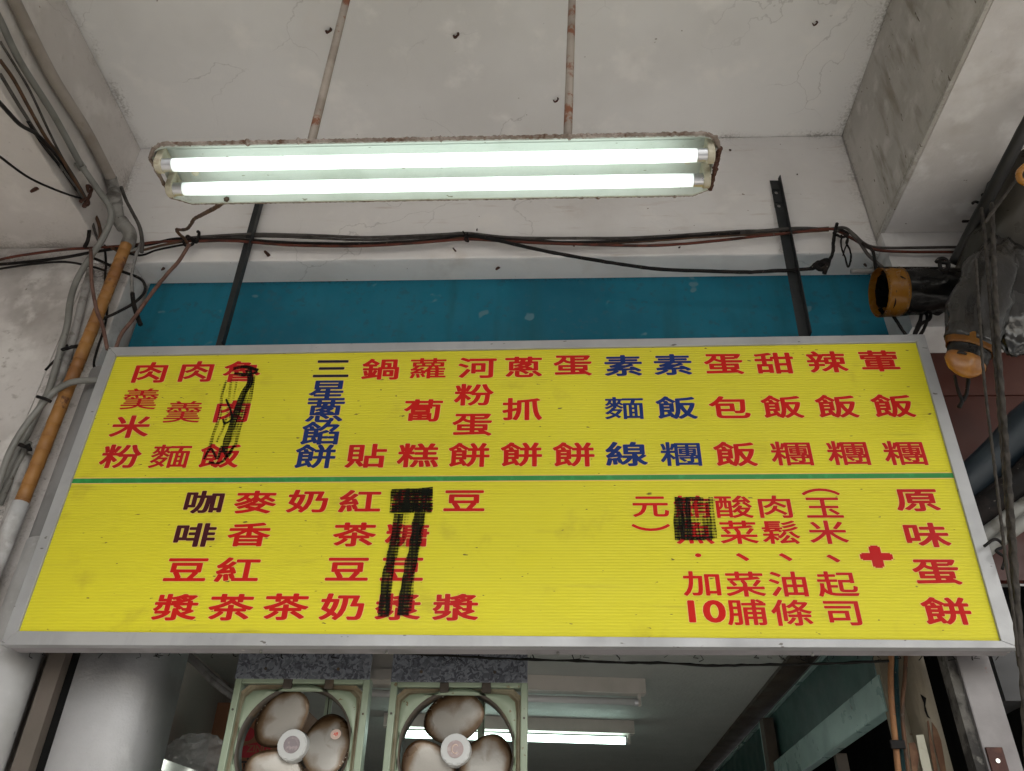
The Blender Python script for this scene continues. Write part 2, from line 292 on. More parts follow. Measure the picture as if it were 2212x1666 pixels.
# marker ink: semi transparent black, ridged by the corrugation
def ink():
    m = bpy.data.materials.new('black_marker_ink'); m.use_nodes = True; N = m.node_tree.nodes; L = m.node_tree.links; b = N['Principled BSDF']
    b.inputs['Base Color'].default_value = (.004, .005, .002, 1); b.inputs['Roughness'].default_value = .6; b.inputs['Specular IOR Level'].default_value = .1
    g = N.new('ShaderNodeNewGeometry'); wv = N.new('ShaderNodeTexWave'); wv.bands_direction = 'Z'; wv.inputs['Scale'].default_value = 33; L.new(g.outputs['Position'], wv.inputs['Vector'])
    mp = N.new('ShaderNodeMapping'); mp.inputs['Scale'].default_value = (11, 1, .9); L.new(g.outputs['Position'], mp.inputs['Vector'])
    n = N.new('ShaderNodeTexNoise'); n.inputs['Scale'].default_value = 14; n.inputs['Detail'].default_value = 5; L.new(mp.outputs[0], n.inputs['Vector'])
    at = N.new('ShaderNodeAttribute'); at.attribute_name = 'ink'
    a = N.new('ShaderNodeMath'); a.operation = 'MULTIPLY_ADD'; L.new(wv.outputs['Fac'], a.inputs[0]); a.inputs[1].default_value = .38; L.new(n.outputs['Fac'], a.inputs[2])
    c = N.new('ShaderNodeMath'); c.operation = 'ADD'; L.new(a.outputs[0], c.inputs[0]); L.new(at.outputs['Fac'], c.inputs[1])
    r = N.new('ShaderNodeMapRange'); r.inputs['From Min'].default_value = .62; r.inputs['From Max'].default_value = 1.06; r.inputs['To Max'].default_value = .96; L.new(c.outputs[0], r.inputs['Value'])
    L.new(r.outputs[0], b.inputs['Alpha']); return m
M_ink = ink()
def emis(name, col, s):
    m = bpy.data.materials.new(name); m.use_nodes = True; b = m.node_tree.nodes['Principled BSDF']
    b.inputs['Base Color'].default_value = (.8, .8, .8, 1); b.inputs['Emission Color'].default_value = (*col, 1); b.inputs['Emission Strength'].default_value = s; return m
M_tube = emis('lit_fluorescent_tube', (.86, 1.0, .94), TUBE_L)
_n = M_tube.node_tree; _g = _n.nodes.new('ShaderNodeNewGeometry'); _s = _n.nodes.new('ShaderNodeSeparateXYZ'); _n.links.new(_g.outputs['Position'], _s.inputs[0])
_a = _n.nodes.new('ShaderNodeMath'); _a.operation = 'ADD'; _a.inputs[1].default_value = .249; _n.links.new(_s.outputs[0], _a.inputs[0])
_b = _n.nodes.new('ShaderNodeMath'); _b.operation = 'ABSOLUTE'; _n.links.new(_a.outputs[0], _b.inputs[0])
_r = _n.nodes.new('ShaderNodeMapRange'); _r.inputs['From Min'].default_value = .50; _r.inputs['From Max'].default_value = .592; _r.inputs['To Min'].default_value = TUBE_L; _r.inputs['To Max'].default_value = TUBE_L * .22; _n.links.new(_b.outputs[0], _r.inputs['Value'])
_n.links.new(_r.outputs[0], _n.nodes['Principled BSDF'].inputs['Emission Strength'])
M_tube2 = emis('lit_shop_tube', (.74, 1.0, .90), 3.0)
def filmm():
    m = bpy.data.materials.new('clear_plastic_film'); m.use_nodes = True; b = m.node_tree.nodes['Principled BSDF']
    b.inputs['Base Color'].default_value = (.7, .72, .72, 1); b.inputs['Roughness'].default_value = .12; b.inputs['Alpha'].default_value = .34; b.inputs['Specular IOR Level'].default_value = 1.0; return m
M_film = filmm()

# ------------------------------------------------------------------ setting
def struct(name, bm, m): return obj(name, bm, m, kind='structure')
YB = 2.45
struct('arcade_floor', box(NB(), (-9, -1.6, -.25), (9, 12, 0)), M_floor)
struct('road', box(NB(), (-60, -60, -.35), (60, -1.6, -.12)), M_road)
struct('ground', box(NB(), (-200, -200, -.6), (200, 200, -.36)), M_road)
struct('ceiling', box(NB(), (-9, -1.5, 4.65), (9, 12, 4.8)), M_ceil)

# shop front beam: face, soffit
b = thing('front_beam', 'whitewashed concrete beam spanning above the blue board', 'beam', (-.3, YB, 3.925))
obj('beam_face', bevbox((-1.88, YB, 3.925), (1.345, 2.60, 4.648), .008), M_beam, b, smooth=False)
def nail(px, py, y, par, L=.03, r=.006, dz=-.01, z=None):
    p = P(px, py, y=y) if z is None else P(px, py, z=z)
    d = Vector((random.uniform(-.01, .01), -L, dz)) if z is None else Vector((random.uniform(-.01, .01), -.01, -L))
    bm = sweep(NB(), [p - d * .3, p + d * .5, p + d], lambda s: r * .75 * (1 - .4 * s), 6, disp=lump(.002, 150)); return obj('nail', bm, M_nail, par)
for q in ((580, 552, .035, .011), (984, 543, .03, .005), (1030, 498, .02, .004), (1240, 532, .02, .005), (1467, 535, .015, .006), (1722, 377, .01, .004), (1578, 325, .012, .006)): nail(q[0], q[1], YB, b, q[2], q[3])
for q in ((354, 579), (1077, 578), (1868, 571)): nail(q[0], q[1], None, b, .02, .009, z=2.325)
b = thing('side_beam', 'concrete beam running to the street on the left, hung with pipes', 'beam', (-2.2, .5, 4.02))
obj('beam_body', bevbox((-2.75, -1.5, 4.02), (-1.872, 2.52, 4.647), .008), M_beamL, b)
nail(80, 407, None, b, .03, .012, z=2.42)
b = thing('side_beam', 'concrete beam on the right with grimy inner face and pale underside', 'beam', (1.7, .5, 3.985))
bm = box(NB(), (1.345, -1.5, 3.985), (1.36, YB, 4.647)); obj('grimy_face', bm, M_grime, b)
obj('beam_body', box(NB(), (1.361, -1.5, 3.983), (2.4, 2.40, 4.646)), M_side, b)
b = thing('bay_wall', 'pale plastered wall panel behind the dark tarpaulin roll', 'wall', (2.3, 2.5, 3.5))
obj('wall_face', box(NB(), (1.347, 2.402, 3.505), (4.0, 2.60, 4.644)), M_side, b)
# unseen column added at the left beam's street end to block light
b = thing('column', 'unseen street side column added at the end of the left beam to block light', 'column', (-2.3, -1.3, 0)); obj('column_face', box(NB(), (-2.74, -1.5, 0), (-1.88, -1.05, 4.015)), M_pill, b)
b = thing('light_block_wall', 'unseen plain wall added on the far left to block light', 'wall', (-3.2, 0, 0)); obj('wall_face', box(NB(), (-3.2, -1.6, 0), (-3.0, 2.448, 4.645)), M_pill, b)  # out of view, added to cut light from the left
# left column
b = thing('column', 'whitewashed column with stained plaster behind the conduits', 'column', (-2.3, YB, 0))
obj('column_face', bevbox((-4.0, YB, 0), (-1.8835, 2.75, 4.018), .003), M_pill, b); obj('column_edge', bevbox((-1.883, YB + .001, 0), (-1.70, 2.75, 3.924), .006), M_pill, b)
b = thing('pilaster', 'white rounded pilaster below the left end of the menu board', 'column', (-1.27, 2.5, 0))
bm = box(NB(), (-1.437, 2.5, 0), (-1.225, 2.79, 2.62))
es = [e for e in bm.edges if abs(e.verts[0].co.x - e.verts[1].co.x) < 1e-5 and abs(e.verts[0].co.y - e.verts[1].co.y) < 1e-5 and e.verts[0].co.x > -1.3 and e.verts[0].co.y < 2.6]
bmesh.ops.bevel(bm, geom=es, offset=.07, segments=8, profile=.5, affect='EDGES')
obj('pilaster_face', bm, M_white, b, smooth=True)
b = thing('shutter_rail', 'brown steel shutter rail beside the white pilaster', 'rail', (-1.5, 2.5, 0))
obj('rail', box(NB(), (-1.518, 2.47, 0), (-1.466, 2.60, 2.6)), M_rail, b)
obj('gap_shade_block', box(NB(), (-1.4655, 2.506, 0), (-1.4375, 2.62, 2.6)), M_dark, b)  # black block fills the gap, its shade put in as colour
# lintel wall behind the menu board
b = thing('lintel', 'dark lintel over the shop opening behind the board', 'lintel', (0, 2.62, 2.62))
obj('lintel_body', box(NB(), (-1.70, 2.64, 2.625), (1.5, 2.76, 3.95)), M_iwall, b)
obj('blue_board', bevbox((-1.685, 2.58, 2.66), (1.36, 2.60, 3.945), .003), M_teal, None, label='blue painted board above the yellow menu sign', cat='board')

# ------------------------------------------------------------------ hanging fluorescent lamp
t = thing('fluorescent_lamp', 'lit twin tube fluorescent lamp hanging on rusty rods from the arcade ceiling', 'lamp', (-.245, 1.265, 3.09))
zt = 3.10; x0, x1, y0, y1 = -.888, .388, 1.172, 1.358
prof = [(y0, -.028), (y0 + .006, -.030), (y0 + .028, -.004), (y0 + .034, 0), (y1 - .034, 0), (y1 - .028, -.004), (y1 - .006, -.022), (y1, -.020)]
bm = NB(); xs = [(x0, .030, 0), (x0 + .012, .012, 0), (x0 + .035, 0, .0), (-.245, 0, 0), (x1 - .035, 0, 0), (x1 - .012, .012, 0), (x1, .030, 0)]
rows = []
for (xx, ins, _) in xs:
    r = []
    for (yy, dz) in prof:
        yc = (y0 + y1) / 2; k = 1 - ins / (y1 - y0) * 2
        endd = -.012 if ins > .02 else 0
        r.append(bm.verts.new((xx, yc + (yy - yc) * k, zt + dz + endd)))
    rows.append(r)
for i in range(len(rows) - 1):
    for k in range(len(prof) - 1): bm.faces.new((rows[i][k], rows[i][k + 1], rows[i + 1][k + 1], rows[i + 1][k]))
pan = obj('reflector', bm, M_pan, t)
md = pan.modifiers.new('th', 'SOLIDIFY'); md.thickness = .0025; md.offset = 0
obj('ballast_channel', bevbox((-.70, 1.235, 3.104), (.21, 1.295, 3.15), .004), M_rod, t)
edge = [r[0].co.copy() if False else None for r in rows] if False else None
# crust of rust and dust along the rim
def rimpts():
    out = []
    for (xx, ins, _) in xs:
        yc = (y0 + y1) / 2; k = 1 - ins / (y1 - y0) * 2
        out.append((Vector((xx, yc + (y0 - yc) * k, zt - .028 + (-.012 if ins > .02 else 0))), Vector((xx, yc + (y1 - yc) * k, zt - .020 + (-.012 if ins > .02 else 0)))))
    return out
rp = rimpts(); near = [a for a, c in rp]; far = [c for a, c in rp]
def dense(pts, n):
    out = []
    for a, c in zip(pts[:-1], pts[1:]):
        k = max(1, int((c - a).length / n))
        out += [a.lerp(c, i / k) for i in range(k)]
    return out + [pts[-1]]
loop = dense(near[::-1] + far, .004) + dense([far[-1], near[-1]], .004)
bm = sweep(NB(), dense(near, .004), .0045, 7, disp=lambda p, s, a: .0035 * noise.noise(Vector((p.x * 130, math.sin(a) * 2, 3))) + (.004 if noise.noise(Vector((p.x * 60, 1, 1))) > .42 else 0))
obj('rim_crust', bm, M_crust, t, kind='stuff')
bm = sweep(NB(), dense(far, .004), .0022, 6, disp=lambda p, s, a: .0015 * noise.noise(Vector((p.x * 160, math.sin(a) * 2, 3))) + (.003 if noise.noise(Vector((p.x * 50, 5, 1))) > .45 else 0))
obj('rim_crust', bm, M_crust, t, kind='stuff')
bm = sweep(NB(), dense([near[-1], far[-1]], .004), .006, 7, disp=lump(.004, 130)); obj('rim_crust', bm, M_nail, t, kind='stuff')
bm = sweep(NB(), dense([near[0], far[0]], .004), .004, 7, disp=lump(.003, 130)); obj('rim_crust', bm, M_crust, t, kind='stuff')
obj('seam_ridge', box(NB(), (x0 + .05, y0 + .036, zt - .003), (x1 - .05, y0 + .039, zt - .0015)), M_pan, t)
for yy, xa, xb in ((1.213, -.836, .338), (1.284, -.838, .340)):
    zz = 3.05
    bm = cyl(NB(), (xa, yy, zz), (xb, yy, zz), .0150, 20); tb = obj('lamp_tube', bm, M_tube, t, smooth=True)
    for e, s in ((xa, -1), (xb, 1)):
        bm = cyl(NB(), (e, yy, zz), (e + s * .022, yy, zz), .0153, 20); obj('end_cap', bm, M_cap, tb, smooth=False)
        # holder: rounded block hanging from the pan
        bm = NB(); pts = []
        for k in range(9):
            a = math.pi + math.pi * k / 8; pts.append(Vector((e + s * .022, yy + math.cos(a) * .019, zz + math.sin(a) * .019)))
        pts += [Vector((e + s * .022, yy + .019, zt - .004)), Vector((e + s * .022, yy - .019, zt - .004))]
        slab(bm, pts, (s * .016, 0, 0)); bmesh.ops.bevel(bm, geom=bm.edges[:], offset=.002, segments=1, affect='EDGES'); obj('lamp_holder', bm, M_hold, t)
for px, py in ((420, 378), (1486, 353)):
    p = P(px, py, z=1.47); obj('starter', cyl(NB(), (p.x, p.y, 3.075), (p.x, p.y, 3.1), .008, 12), M_hold, t)
for pts in (((676, 292), (748, 0)), ((1227, 280), (1236, 0))):
    a = P(*pts[0], y=1.265); c = P(*pts[1], y=1.265); d = (c - a).normalized()
    a = a + d * ((3.148 - a.z) / d.z); c = a + d * ((4.65 - a.z) / d.z)
    rod = obj('hanging_rod', sweep(NB(), [a.lerp(c, i / 12) for i in range(13)], .0105, 14, disp=lump(.0006, 30)), M_rod, t, smooth=True)

# ------------------------------------------------------------------ menu board
TL, TR, BR, BL = P(235, 750, y=2.30), P(1997, 722, y=2.30), P(2205, 1400, y=2.30), P(0, 1393, y=2.30)
sg = thing('menu_signboard', 'large yellow menu board with red and blue characters in an aluminium frame', 'sign', ((TL.x + TR.x) / 2, 2.345, BL.z))
iTL, iTR, iBR, iBL = P(250, 768, y=2.30), P(1980, 738, y=2.30), P(2163, 1384, y=2.30), P(38, 1363, y=2.30)
YP = 2.3085
def fr(name, pts, depth=.03, m=M_alu):
    bm = slab(NB(), pts, (0, depth, 0)); bmesh.ops.bevel(bm, geom=bm.edges[:], offset=.0012, segments=1, affect='EDGES'); return obj(name, bm, m, sg)
g = .0006
fr('frame_rail', [TL + Vector((g, 0, 0)), TR - Vector((g, 0, 0)), iTR + Vector((-g, 0, 0)), iTL + Vector((g, 0, 0))])
fr('frame_rail', [BL + Vector((g, 0, 0)), BR - Vector((g, 0, 0)), iBR - Vector((g, 0, 0)), iBL + Vector((g, 0, 0))])
fr('frame_rail', [TL, iTL, iBL, BL]); fr('frame_rail', [TR, iTR, iBR, BR])
# box behind the rails
i_ = .004
pp = [v + Vector((dx, .031, dz)) for v, dx, dz in ((TL, i_, -i_), (TR, -i_, -i_), (BR, -i_, i_), (BL, i_, i_))]
bm = NB(); slab(bm, pp, (0, .058, 0)); obj('box_body', bm, M_alud, sg)
e = .003
pts = [v + Vector((dx, YP - 2.30, dz)) for v, dx, dz in ((iTL, -e, e), (iTR, e, e), (iBR, e, -e), (iBL, -e, -e))]
obj('yellow_panel', slab(NB(), pts, (0, .004, 0)), M_yel, sg)
a, c = P(150, 1039.5, y=YP), P(2063, 1027.5, y=YP)
hz = .0085
obj('green_divider', slab(NB(), [a + Vector((0, -.0012, hz)), c + Vector((0, -.0012, hz)), c + Vector((0, -.0012, -hz)), a + Vector((0, -.0012, -hz))], (0, .0010, 0)), M_green, sg)
hz2 = hz + .003
obj('divider_edge', slab(NB(), [a + Vector((0, -.0007, hz2)), c + Vector((0, -.0007, hz2)), c + Vector((0, -.0007, -hz2)), a + Vector((0, -.0007, -hz2))], (0, .0005, 0)), M_halo, sg)
# lettering
fc = bpy.data.curves.new('glyph', 'FONT'); fo = bpy.data.objects.new('glyph', fc); COL.objects.link(fo)
fc.resolution_u = 4
def glyph(ch, off):
    fc.body = ch; fc.offset = off
    dg = bpy.context.evaluated_depsgraph_get(); dg.update()
    me = bpy.data.meshes.new_from_object(fo.evaluated_get(dg))
    vs = [v.co.copy() for v in me.vertices]; fs = [tuple(p.vertices) for p in me.polygons]; bpy.data.meshes.remove(me)
    xs_ = [v.x for v in vs]; ys_ = [v.y for v in vs]
    return vs, fs, ((min(xs_) + max(xs_)) / 2, (min(ys_) + max(ys_)) / 2)
_gl = {}
def stamp(ch, ew, eh, r, dirs, y0, rot, m):
    """one printed character: the outline stamped a little to every side, so that strokes come out bold and round"""
    key = (ch, ew, eh, r, y0, rot, m.name)
    if key in _gl: return _gl[key]
    vs, fs, c = glyph(ch, 0); V_, F_ = [], []
    if ch in '10': r = r * 1.6
    elif ch == '羹': r = r * .30
    elif ch in '糰蘿麵': r = r * .58
    elif len(vs) > 330: r = r * .38
    elif len(vs) > 240: r = r * .7
    for k in range(dirs + 1):
        if k == dirs: ox = oz = 0
        else: an = 2 * math.pi * (k + .5) / dirs; ox, oz = math.cos(an) * r * 1.25, math.sin(an) * r * .8
        n0 = len(V_)
        for v in vs:
            dx, dz = v.x - c[0], v.y - c[1]
            if rot: dx, dz = dz, -dx
            V_.append(((dx + ox) * ew, -y0 - k * .00003, (dz + oz * ew / eh) * eh))
        F_ += [tuple(n0 + i for i in f) for f in fs]
    me = bpy.data.meshes.new('character'); me.from_pydata(V_, [], F_); me.materials.append(m); _gl[key] = me; return me
def text(chars, m, ew=.137, eh=.093, off=.021, halo=.033, label=None):
    """one dish name: a column of characters, (char, px, py)"""
    for q in chars:
        ch, px, py = q[:3]; s = q[3] if len(q) > 3 else 1; rot = q[4] if len(q) > 4 else 0
        o = bpy.data.objects.new('character', stamp(ch, ew * s, eh * s, off, 8, .0011, rot, m)); link(o); o.parent = sg
        o.location = P(px, py, y=YP) - org(sg)
        if label: o['label'] = label
        h = bpy.data.objects.new('character_edge', stamp(ch, ew * s, eh * s, halo, 10, .0005, rot, M_halo)); link(h); h.parent = o
A = dict(ew=.137, eh=.093)
text([('肉', 325, 805), ('羹', 304, 862), ('米', 283, 922), ('粉', 262, 986)], M_red, **A)
text([('肉', 425, 803), ('羹', 397, 890), ('麵', 368, 986)], M_red, **A)
text([('魯', 523, 803), ('肉', 502, 889), ('飯', 475, 985)], M_red, **A)
text([('三', 717, 797)], M_blk, **A, label='dark character')
text([('星', 708, 844), ('蔥', 702, 889), ('餡', 692, 936), ('餅', 681, 986)], M_blue, **A, label='blue character')
text([('鍋', 822, 798), ('貼', 791, 985)], M_red, **A)
text([('蘿', 925, 796), ('蔔', 914, 887), ('糕', 903, 984)], M_red, **A)
text([('河', 1031, 795), ('粉', 1024, 853), ('蛋', 1020, 918), ('餅', 1013, 983)], M_red, **A)
text([('蔥', 1131, 793), ('抓', 1128, 884), ('餅', 1126, 982)], M_red, **A)
text([('蛋', 1237, 790), ('餅', 1239, 982)], M_red, **A)
text([('素', 1346, 790), ('麵', 1348, 882), ('線', 1353, 981)], M_blue, **A, label='blue character')
text([('素', 1453, 788), ('飯', 1461, 881), ('糰', 1470, 981)], M_blue, **A, label='blue character')
text([('蛋', 1563, 787), ('包', 1575, 880), ('飯', 1588, 981)], M_red, **A)
text([('甜', 1673, 785), ('飯', 1689, 879), ('糰', 1709, 980)], M_red, **A)
text([('辣', 1786, 782), ('飯', 1807, 878), ('糰', 1831, 979)], M_red, **A)
text([('葷', 1899, 780), ('飯', 1928, 877), ('糰', 1953, 979)], M_red, **A)
B = dict(ew=.137, eh=.082)
text([('咖', 441, 1085), ('啡', 422, 1156)], M_brown, **B, label='dark brown character')
text([('豆', 403, 1231), ('漿', 380, 1312)], M_red, **B)
text([('麥', 552, 1085), ('香', 538, 1155), ('紅', 514, 1231), ('茶', 499, 1312)], M_red, **B)
text([('奶', 665, 1083), ('茶', 618, 1311)], M_red, **B)
text([('紅', 778, 1083), ('茶', 766, 1155), ('豆', 751, 1230), ('奶', 739, 1311)], M_red, **B)
text([('無', 891, 1082), ('糖', 880, 1155), ('豆', 869, 1230), ('漿', 860, 1311)], M_red, **B)
text([('豆', 1003, 1082), ('漿', 984, 1312)], M_red, **B)
text([('原', 1980, 1081), ('味', 2002, 1156), ('蛋', 2022, 1236), ('餅', 2044, 1320)], M_red, **B)
text([('+', 1893, 1203, 1.15)], M_red, ew=.137, eh=.105, off=.055, halo=.068)
Cc = dict(ew=.118, eh=.080, off=.015, halo=.023)
text([('（', 1772, 1063, 1, 1), ('玉', 1779, 1097), ('米', 1788, 1150), ('、', 1800, 1207), ('起', 1808, 1262), ('司', 1820, 1325)], M_red, **Cc)
text([('肉', 1674, 1095), ('鬆', 1686, 1150), ('、', 1697, 1204), ('油', 1702, 1262), ('條', 1710, 1324)], M_red, **Cc)
text([('酸', 1585, 1095), ('菜', 1595, 1150), ('、', 1604, 1204), ('菜', 1609, 1262), ('脯', 1613, 1323)], M_red, **Cc)
text([('鮪', 1495, 1095), ('魚', 1500, 1150), ('.', 1508, 1200), ('加', 1515, 1261), ('1', 1494, 1321, 1.1), ('0', 1543, 1321, 1.1)], M_red, **Cc)
text([('元', 1405, 1095), ('）', 1406, 1140, 1, 1)], M_red, **Cc)
# marker strokes
def ribbon(bm, layer, pts, wpx, dens, k):
    path = catmull([P(x, y, y=YP - .002 - k * .00012) for x, y in pts], 8); w_ = wpx * .00146
    prev = None
    for i, p in enumerate(path):
        t = path[min(i + 1, len(path) - 1)] - path[max(i - 1, 0)]; t.normalize(); n = Vector((-t.z, 0, t.x))
        ww = w_ * (.5 + .16 * noise.noise(p * 30)); p = p + n * w_ * .30 * noise.noise(p * 9 + Vector((k * 3.1, 0, 0)))
        cur = (bm.verts.new(p + n * ww), bm.verts.new(p - n * ww))
        for v in cur: v[layer] = dens + .1 * noise.noise(p * 12)
        if prev: bm.faces.new((prev[0], prev[1], cur[1], cur[0]))
        prev = cur
def scribble(strokes, label):
    bm = NB(); ly = bm.verts.layers.float.new('ink')
    for k, (pts, w_, d) in enumerate(strokes): ribbon(bm, ly, pts, w_, d, k)
    obj('marker_scribble', bm, M_ink, sg, label=label)
scribble([([(539, 797), (541, 825), (527, 849), (511, 888), (495, 937), (484, 978)], 16, .36), ([(548, 812), (536, 871), (522, 912), (507, 967)], 9, .12), ([(541, 812), (530, 860), (514, 908), (500, 955)], 9, .05),
          ([(490, 822), (480, 849), (475, 899), (461, 940), (452, 972)], 7, .08), ([(500, 819), (494, 866), (486, 912), (468, 955)], 6, 0), ([(512, 818), (503, 866), (497, 905)], 5, -.03),
          ([(504, 797), (530, 793), (558, 800)], 9, .5), ([(506, 806), (530, 809), (556, 803)], 8, .4), ([(488, 862), (498, 885), (500, 905), (486, 914), (482, 905)], 5, .45),
          ([(440, 992), (455, 970), (470, 990), (478, 965), (492, 985), (505, 962), (480, 998), (450, 1000)], 6, .4)], 'black marker strokes crossing out a dish')
st = [([(846, 1062 + k * 7), (890, 1059 + k * 7), (935, 1056 + k * 7)], 11, .42 if k in (0, 1, 5, 6) else .22) for k in range(7)]
st += [([(848 + k * 9, 1060), (846 + k * 9, 1108)], 9, .25) for k in range(10)]
st += [([(860, 1110), (853, 1169), (839, 1239), (828, 1332)], 21, .30), ([(867, 1110), (859, 1169), (847, 1239), (837, 1325)], 12, .12), ([(906, 1108), (897, 1169), (883, 1239), (872, 1330)], 23, .36), ([(915, 1112), (905, 1175), (893, 1239), (884, 1320)], 9, .1),
       ([(880, 1105), (876, 1150), (872, 1180)], 12, -.02)]
scribble(st, 'black marker block and two long strokes')
st = [([(1464 + k * 8, 1074 + (k % 3) * 2), (1463 + k * 8.4, 1120), (1465 + k * 8.6, 1167 - (k % 2) * 3)], 11, .34 if k < 4 else .10) for k in range(10)]
st += [([(1462, 1163), (1500, 1164), (1540, 1160)], 6, .35), ([(1463, 1078), (1495, 1076), (1520, 1080)], 6, .3)]
scribble(st, 'black marker block over two characters')
COL.objects.unlink(fo); bpy.data.objects.remove(fo)
# screws and dirt on the underside
for px in (570, 838, 1205, 1755):
    p = P(px, 1412, z=.70); obj('frame_screw', cyl(NB(), (p.x, 2.35, BL.z + .004), (p.x, 2.35, BL.z - .004), .004, 8), M_screw, sg)
bm = NB()
for k in range(60):
    f = random.random(); p = BL.lerp(BR, f) + Vector((0, .088, 0)); L_ = random.uniform(.003, .013) * (1 if random.random() < .8 else 1.6)
    sweep(bm, [p + Vector((0, 0, .003)), p + Vector((random.uniform(-.01, .01), 0, -L_ * .6)), p + Vector((random.uniform(-.014, .014), 0, -L_))], random.uniform(.0007, .0018), 4)
obj('hanging_dust', bm, M_cobweb, sg, kind='stuff')

# ------------------------------------------------------------------ perforated angle brackets
def bracket(px0, py0, px1, py1, label, holes, wid=.034, flip=1):
    a, c = P(px0, py0, y=2.435), P(px1, py1, y=2.415); d = (c - a).normalized(); s = Vector((1, 0, 0)); s = (s - d * s.dot(d)).normalized(); n = d.cross(s).normalized()
    if n.y > 0: n = -n
    L_ = (c - a).length; t = thing('angle_bracket', label, 'bracket', a, 'angle steel brackets holding the menu board')
    # plate with round holes: strips of quads with octagonal holes
    bm = NB(); hr = .0075; cuts = sorted(h * L_ for h in holes)
    def V(u, v): return bm.verts.new(a + d * u + s * v)
    prev = 0
    for h in cuts + [None]:
        end = h - wid / 2 if h is not None else L_
        q = [V(prev, -wid / 2), V(end, -wid / 2), V(end, wid / 2), V(prev, wid / 2)]; bm.faces.new(q)
        if h is None: break
        sq = [];
        for k in range(16):
            an = 2 * math.pi * k / 16; cx, sx_ = math.cos(an), math.sin(an); m_ = max(abs(cx), abs(sx_))
            sq.append((V(h + cx / m_ * wid / 2, sx_ / m_ * wid / 2), V(h + cx * hr * 1.2, sx_ * hr)))
        for k in range(16):
            o0, i0 = sq[k]; o1, i1 = sq[(k + 1) % 16]; bm.faces.new((o0, o1, i1, i0))
        prev = h + wid / 2
    bmesh.ops.remove_doubles(bm, verts=bm.verts, dist=1e-5)
    bmesh.ops.solidify(bm, geom=bm.faces[:], thickness=.003)
    obj('flange', bm, M_steel, t)
    e0 = a + s * wid / 2 * flip
    bm = slab(NB(), [e0 - d * .012, e0 + d * L_, e0 + d * L_ + n * .03, e0 + n * .03 - d * .0], s * .003 * flip); obj('flange', bm, M_steel, t)
    return t
bracket(1672, 390, 1737, 728, 'right hand dark perforated angle bracket reaching the beam', (.09, .185, .36), .036)
bracket(590, 330, 474, 750, 'left hand dark angle bracket passing behind the lit lamp', (.2, .5), .034)

# ------------------------------------------------------------------ cables
def cable(name, label, pts, r, m, y=None, x=None, group=None, amp=.0006, seg=6, n=6, cat='cable'):
    pl = []
    for q in pts:
        yy = q[2] if len(q) > 2 else y
        pl.append(P(q[0], q[1], x=x) if (x is not None and len(q) < 3) else P(q[0], q[1], y=yy))
    path = catmull(pl, seg); path = dense(path, .02) if amp > 0 else path
    bm = sweep(NB(), path, r * (1.4 if cat == 'cable' else 1.15), n, disp=lump(amp, 70, len(pts)))
    return obj(name, bm, m, None, smooth=True, label=label, cat=cat, group=group)
XL = -1.845; HB = 2.425
G1 = 'cables strung along the front beam'; G2 = 'cables running down the left beam'; G3 = 'cables hanging at the left column'
cable('cable', 'black main cable strung along the front beam below the red one', [(-20, 573), (60, 566), (140, 556), (200, 545), (251, 537), (322, 528), (382, 516), (434, 518), (507, 518), (625, 525.5), (771, 527), (888, 523), (950, 517), (1003, 510), (1068, 514.5), (1156, 522), (1243, 525), (1390, 519), (1500, 508), (1598, 503)], .0048, M_wblk, 2.42, group=G1)
cable('cable', 'red brown cable strung along the front beam', [(-20, 566, 2.42), (33, 554), (133, 540), (198, 536), (280, 530), (340, 523), (411, 521), (507, 521), (625, 530), (771, 532), (888, 526), (950, 521), (1010, 517), (1068, 520), (1156, 525), (1243, 528), (1390, 531), (1478, 527), (1598, 515), (1642, 510), (1720, 502), (1784, 495), (1810, 499), (1847, 519, 2.40), (1888, 539, 2.385), (1953, 544, 2.38), (2070, 545, 2.38)], .0042, M_wred, 2.412, group=G1)
cable('cable', 'thin grey cable strung highest along the front beam', [(411, 514), (449, 511), (551, 506), (683, 509), (800, 513), (950, 507), (1009, 504), (1097, 513), (1243, 515), (1390, 513), (1598, 500), (1642, 499), (1720, 493), (1787, 495), (1823, 492), (1844, 506), (1865, 525, 2.40), (1888, 534, 2.385), (1927, 536, 2.38), (2070, 534, 2.38)], .0045, M_wgry, 2.418, group=G1)
cable('cable', 'second grey cable sagging beside the highest one', [(420, 519), (551, 511), (683, 515), (800, 519), (950, 512), (1009, 508), (1097, 519), (1200, 524), (1300, 528), (1390, 520), (1500, 511), (1598, 506), (1700, 498), (1790, 498)], .0036, M_wgry, 2.428, group=G1)
for lab, dy, r_, m_ in (('dusty grey cable lying just over the black main cable', -3.5, .0032, M_wgry), ('thin brown cable lying between black and red ones', 2.5, .0028, M_wbrn)):
    cable('cable', lab, [(420, 520 + dy), (507, 519 + dy), (625, 527 + dy), (771, 529 + dy), (888, 524 + dy), (950, 519 + dy), (1003, 511 + dy), (1068, 517 + dy), (1156, 523 + dy), (1243, 526 + dy), (1390, 520 + dy), (1500, 512 + dy), (1640, 504 + dy), (1790, 496 + dy)], r_, m_, 2.422, group=G1, amp=.0014)
cable('cable', 'black cable dipping diagonally below the beam to the right bracket', [(1003, 509), (1068, 518), (1156, 538), (1243, 555), (1375, 576), (1449, 583), (1598, 588), (1642, 587), (1720, 583), (1755, 580), (1775, 573), (1792, 561), (1799, 545), (1800, 527), (1803, 505), (1808, 483)], .0052, M_wblk, 2.405, amp=.0016)
cable('wire_knot', 'black taped wire knot hanging right of the right bracket', [(1752, 580), (1768, 568), (1786, 572), (1776, 583), (1762, 574), (1790, 562), (1781, 590)], .008, M_wblk, 2.40, amp=.003, cat='wire')
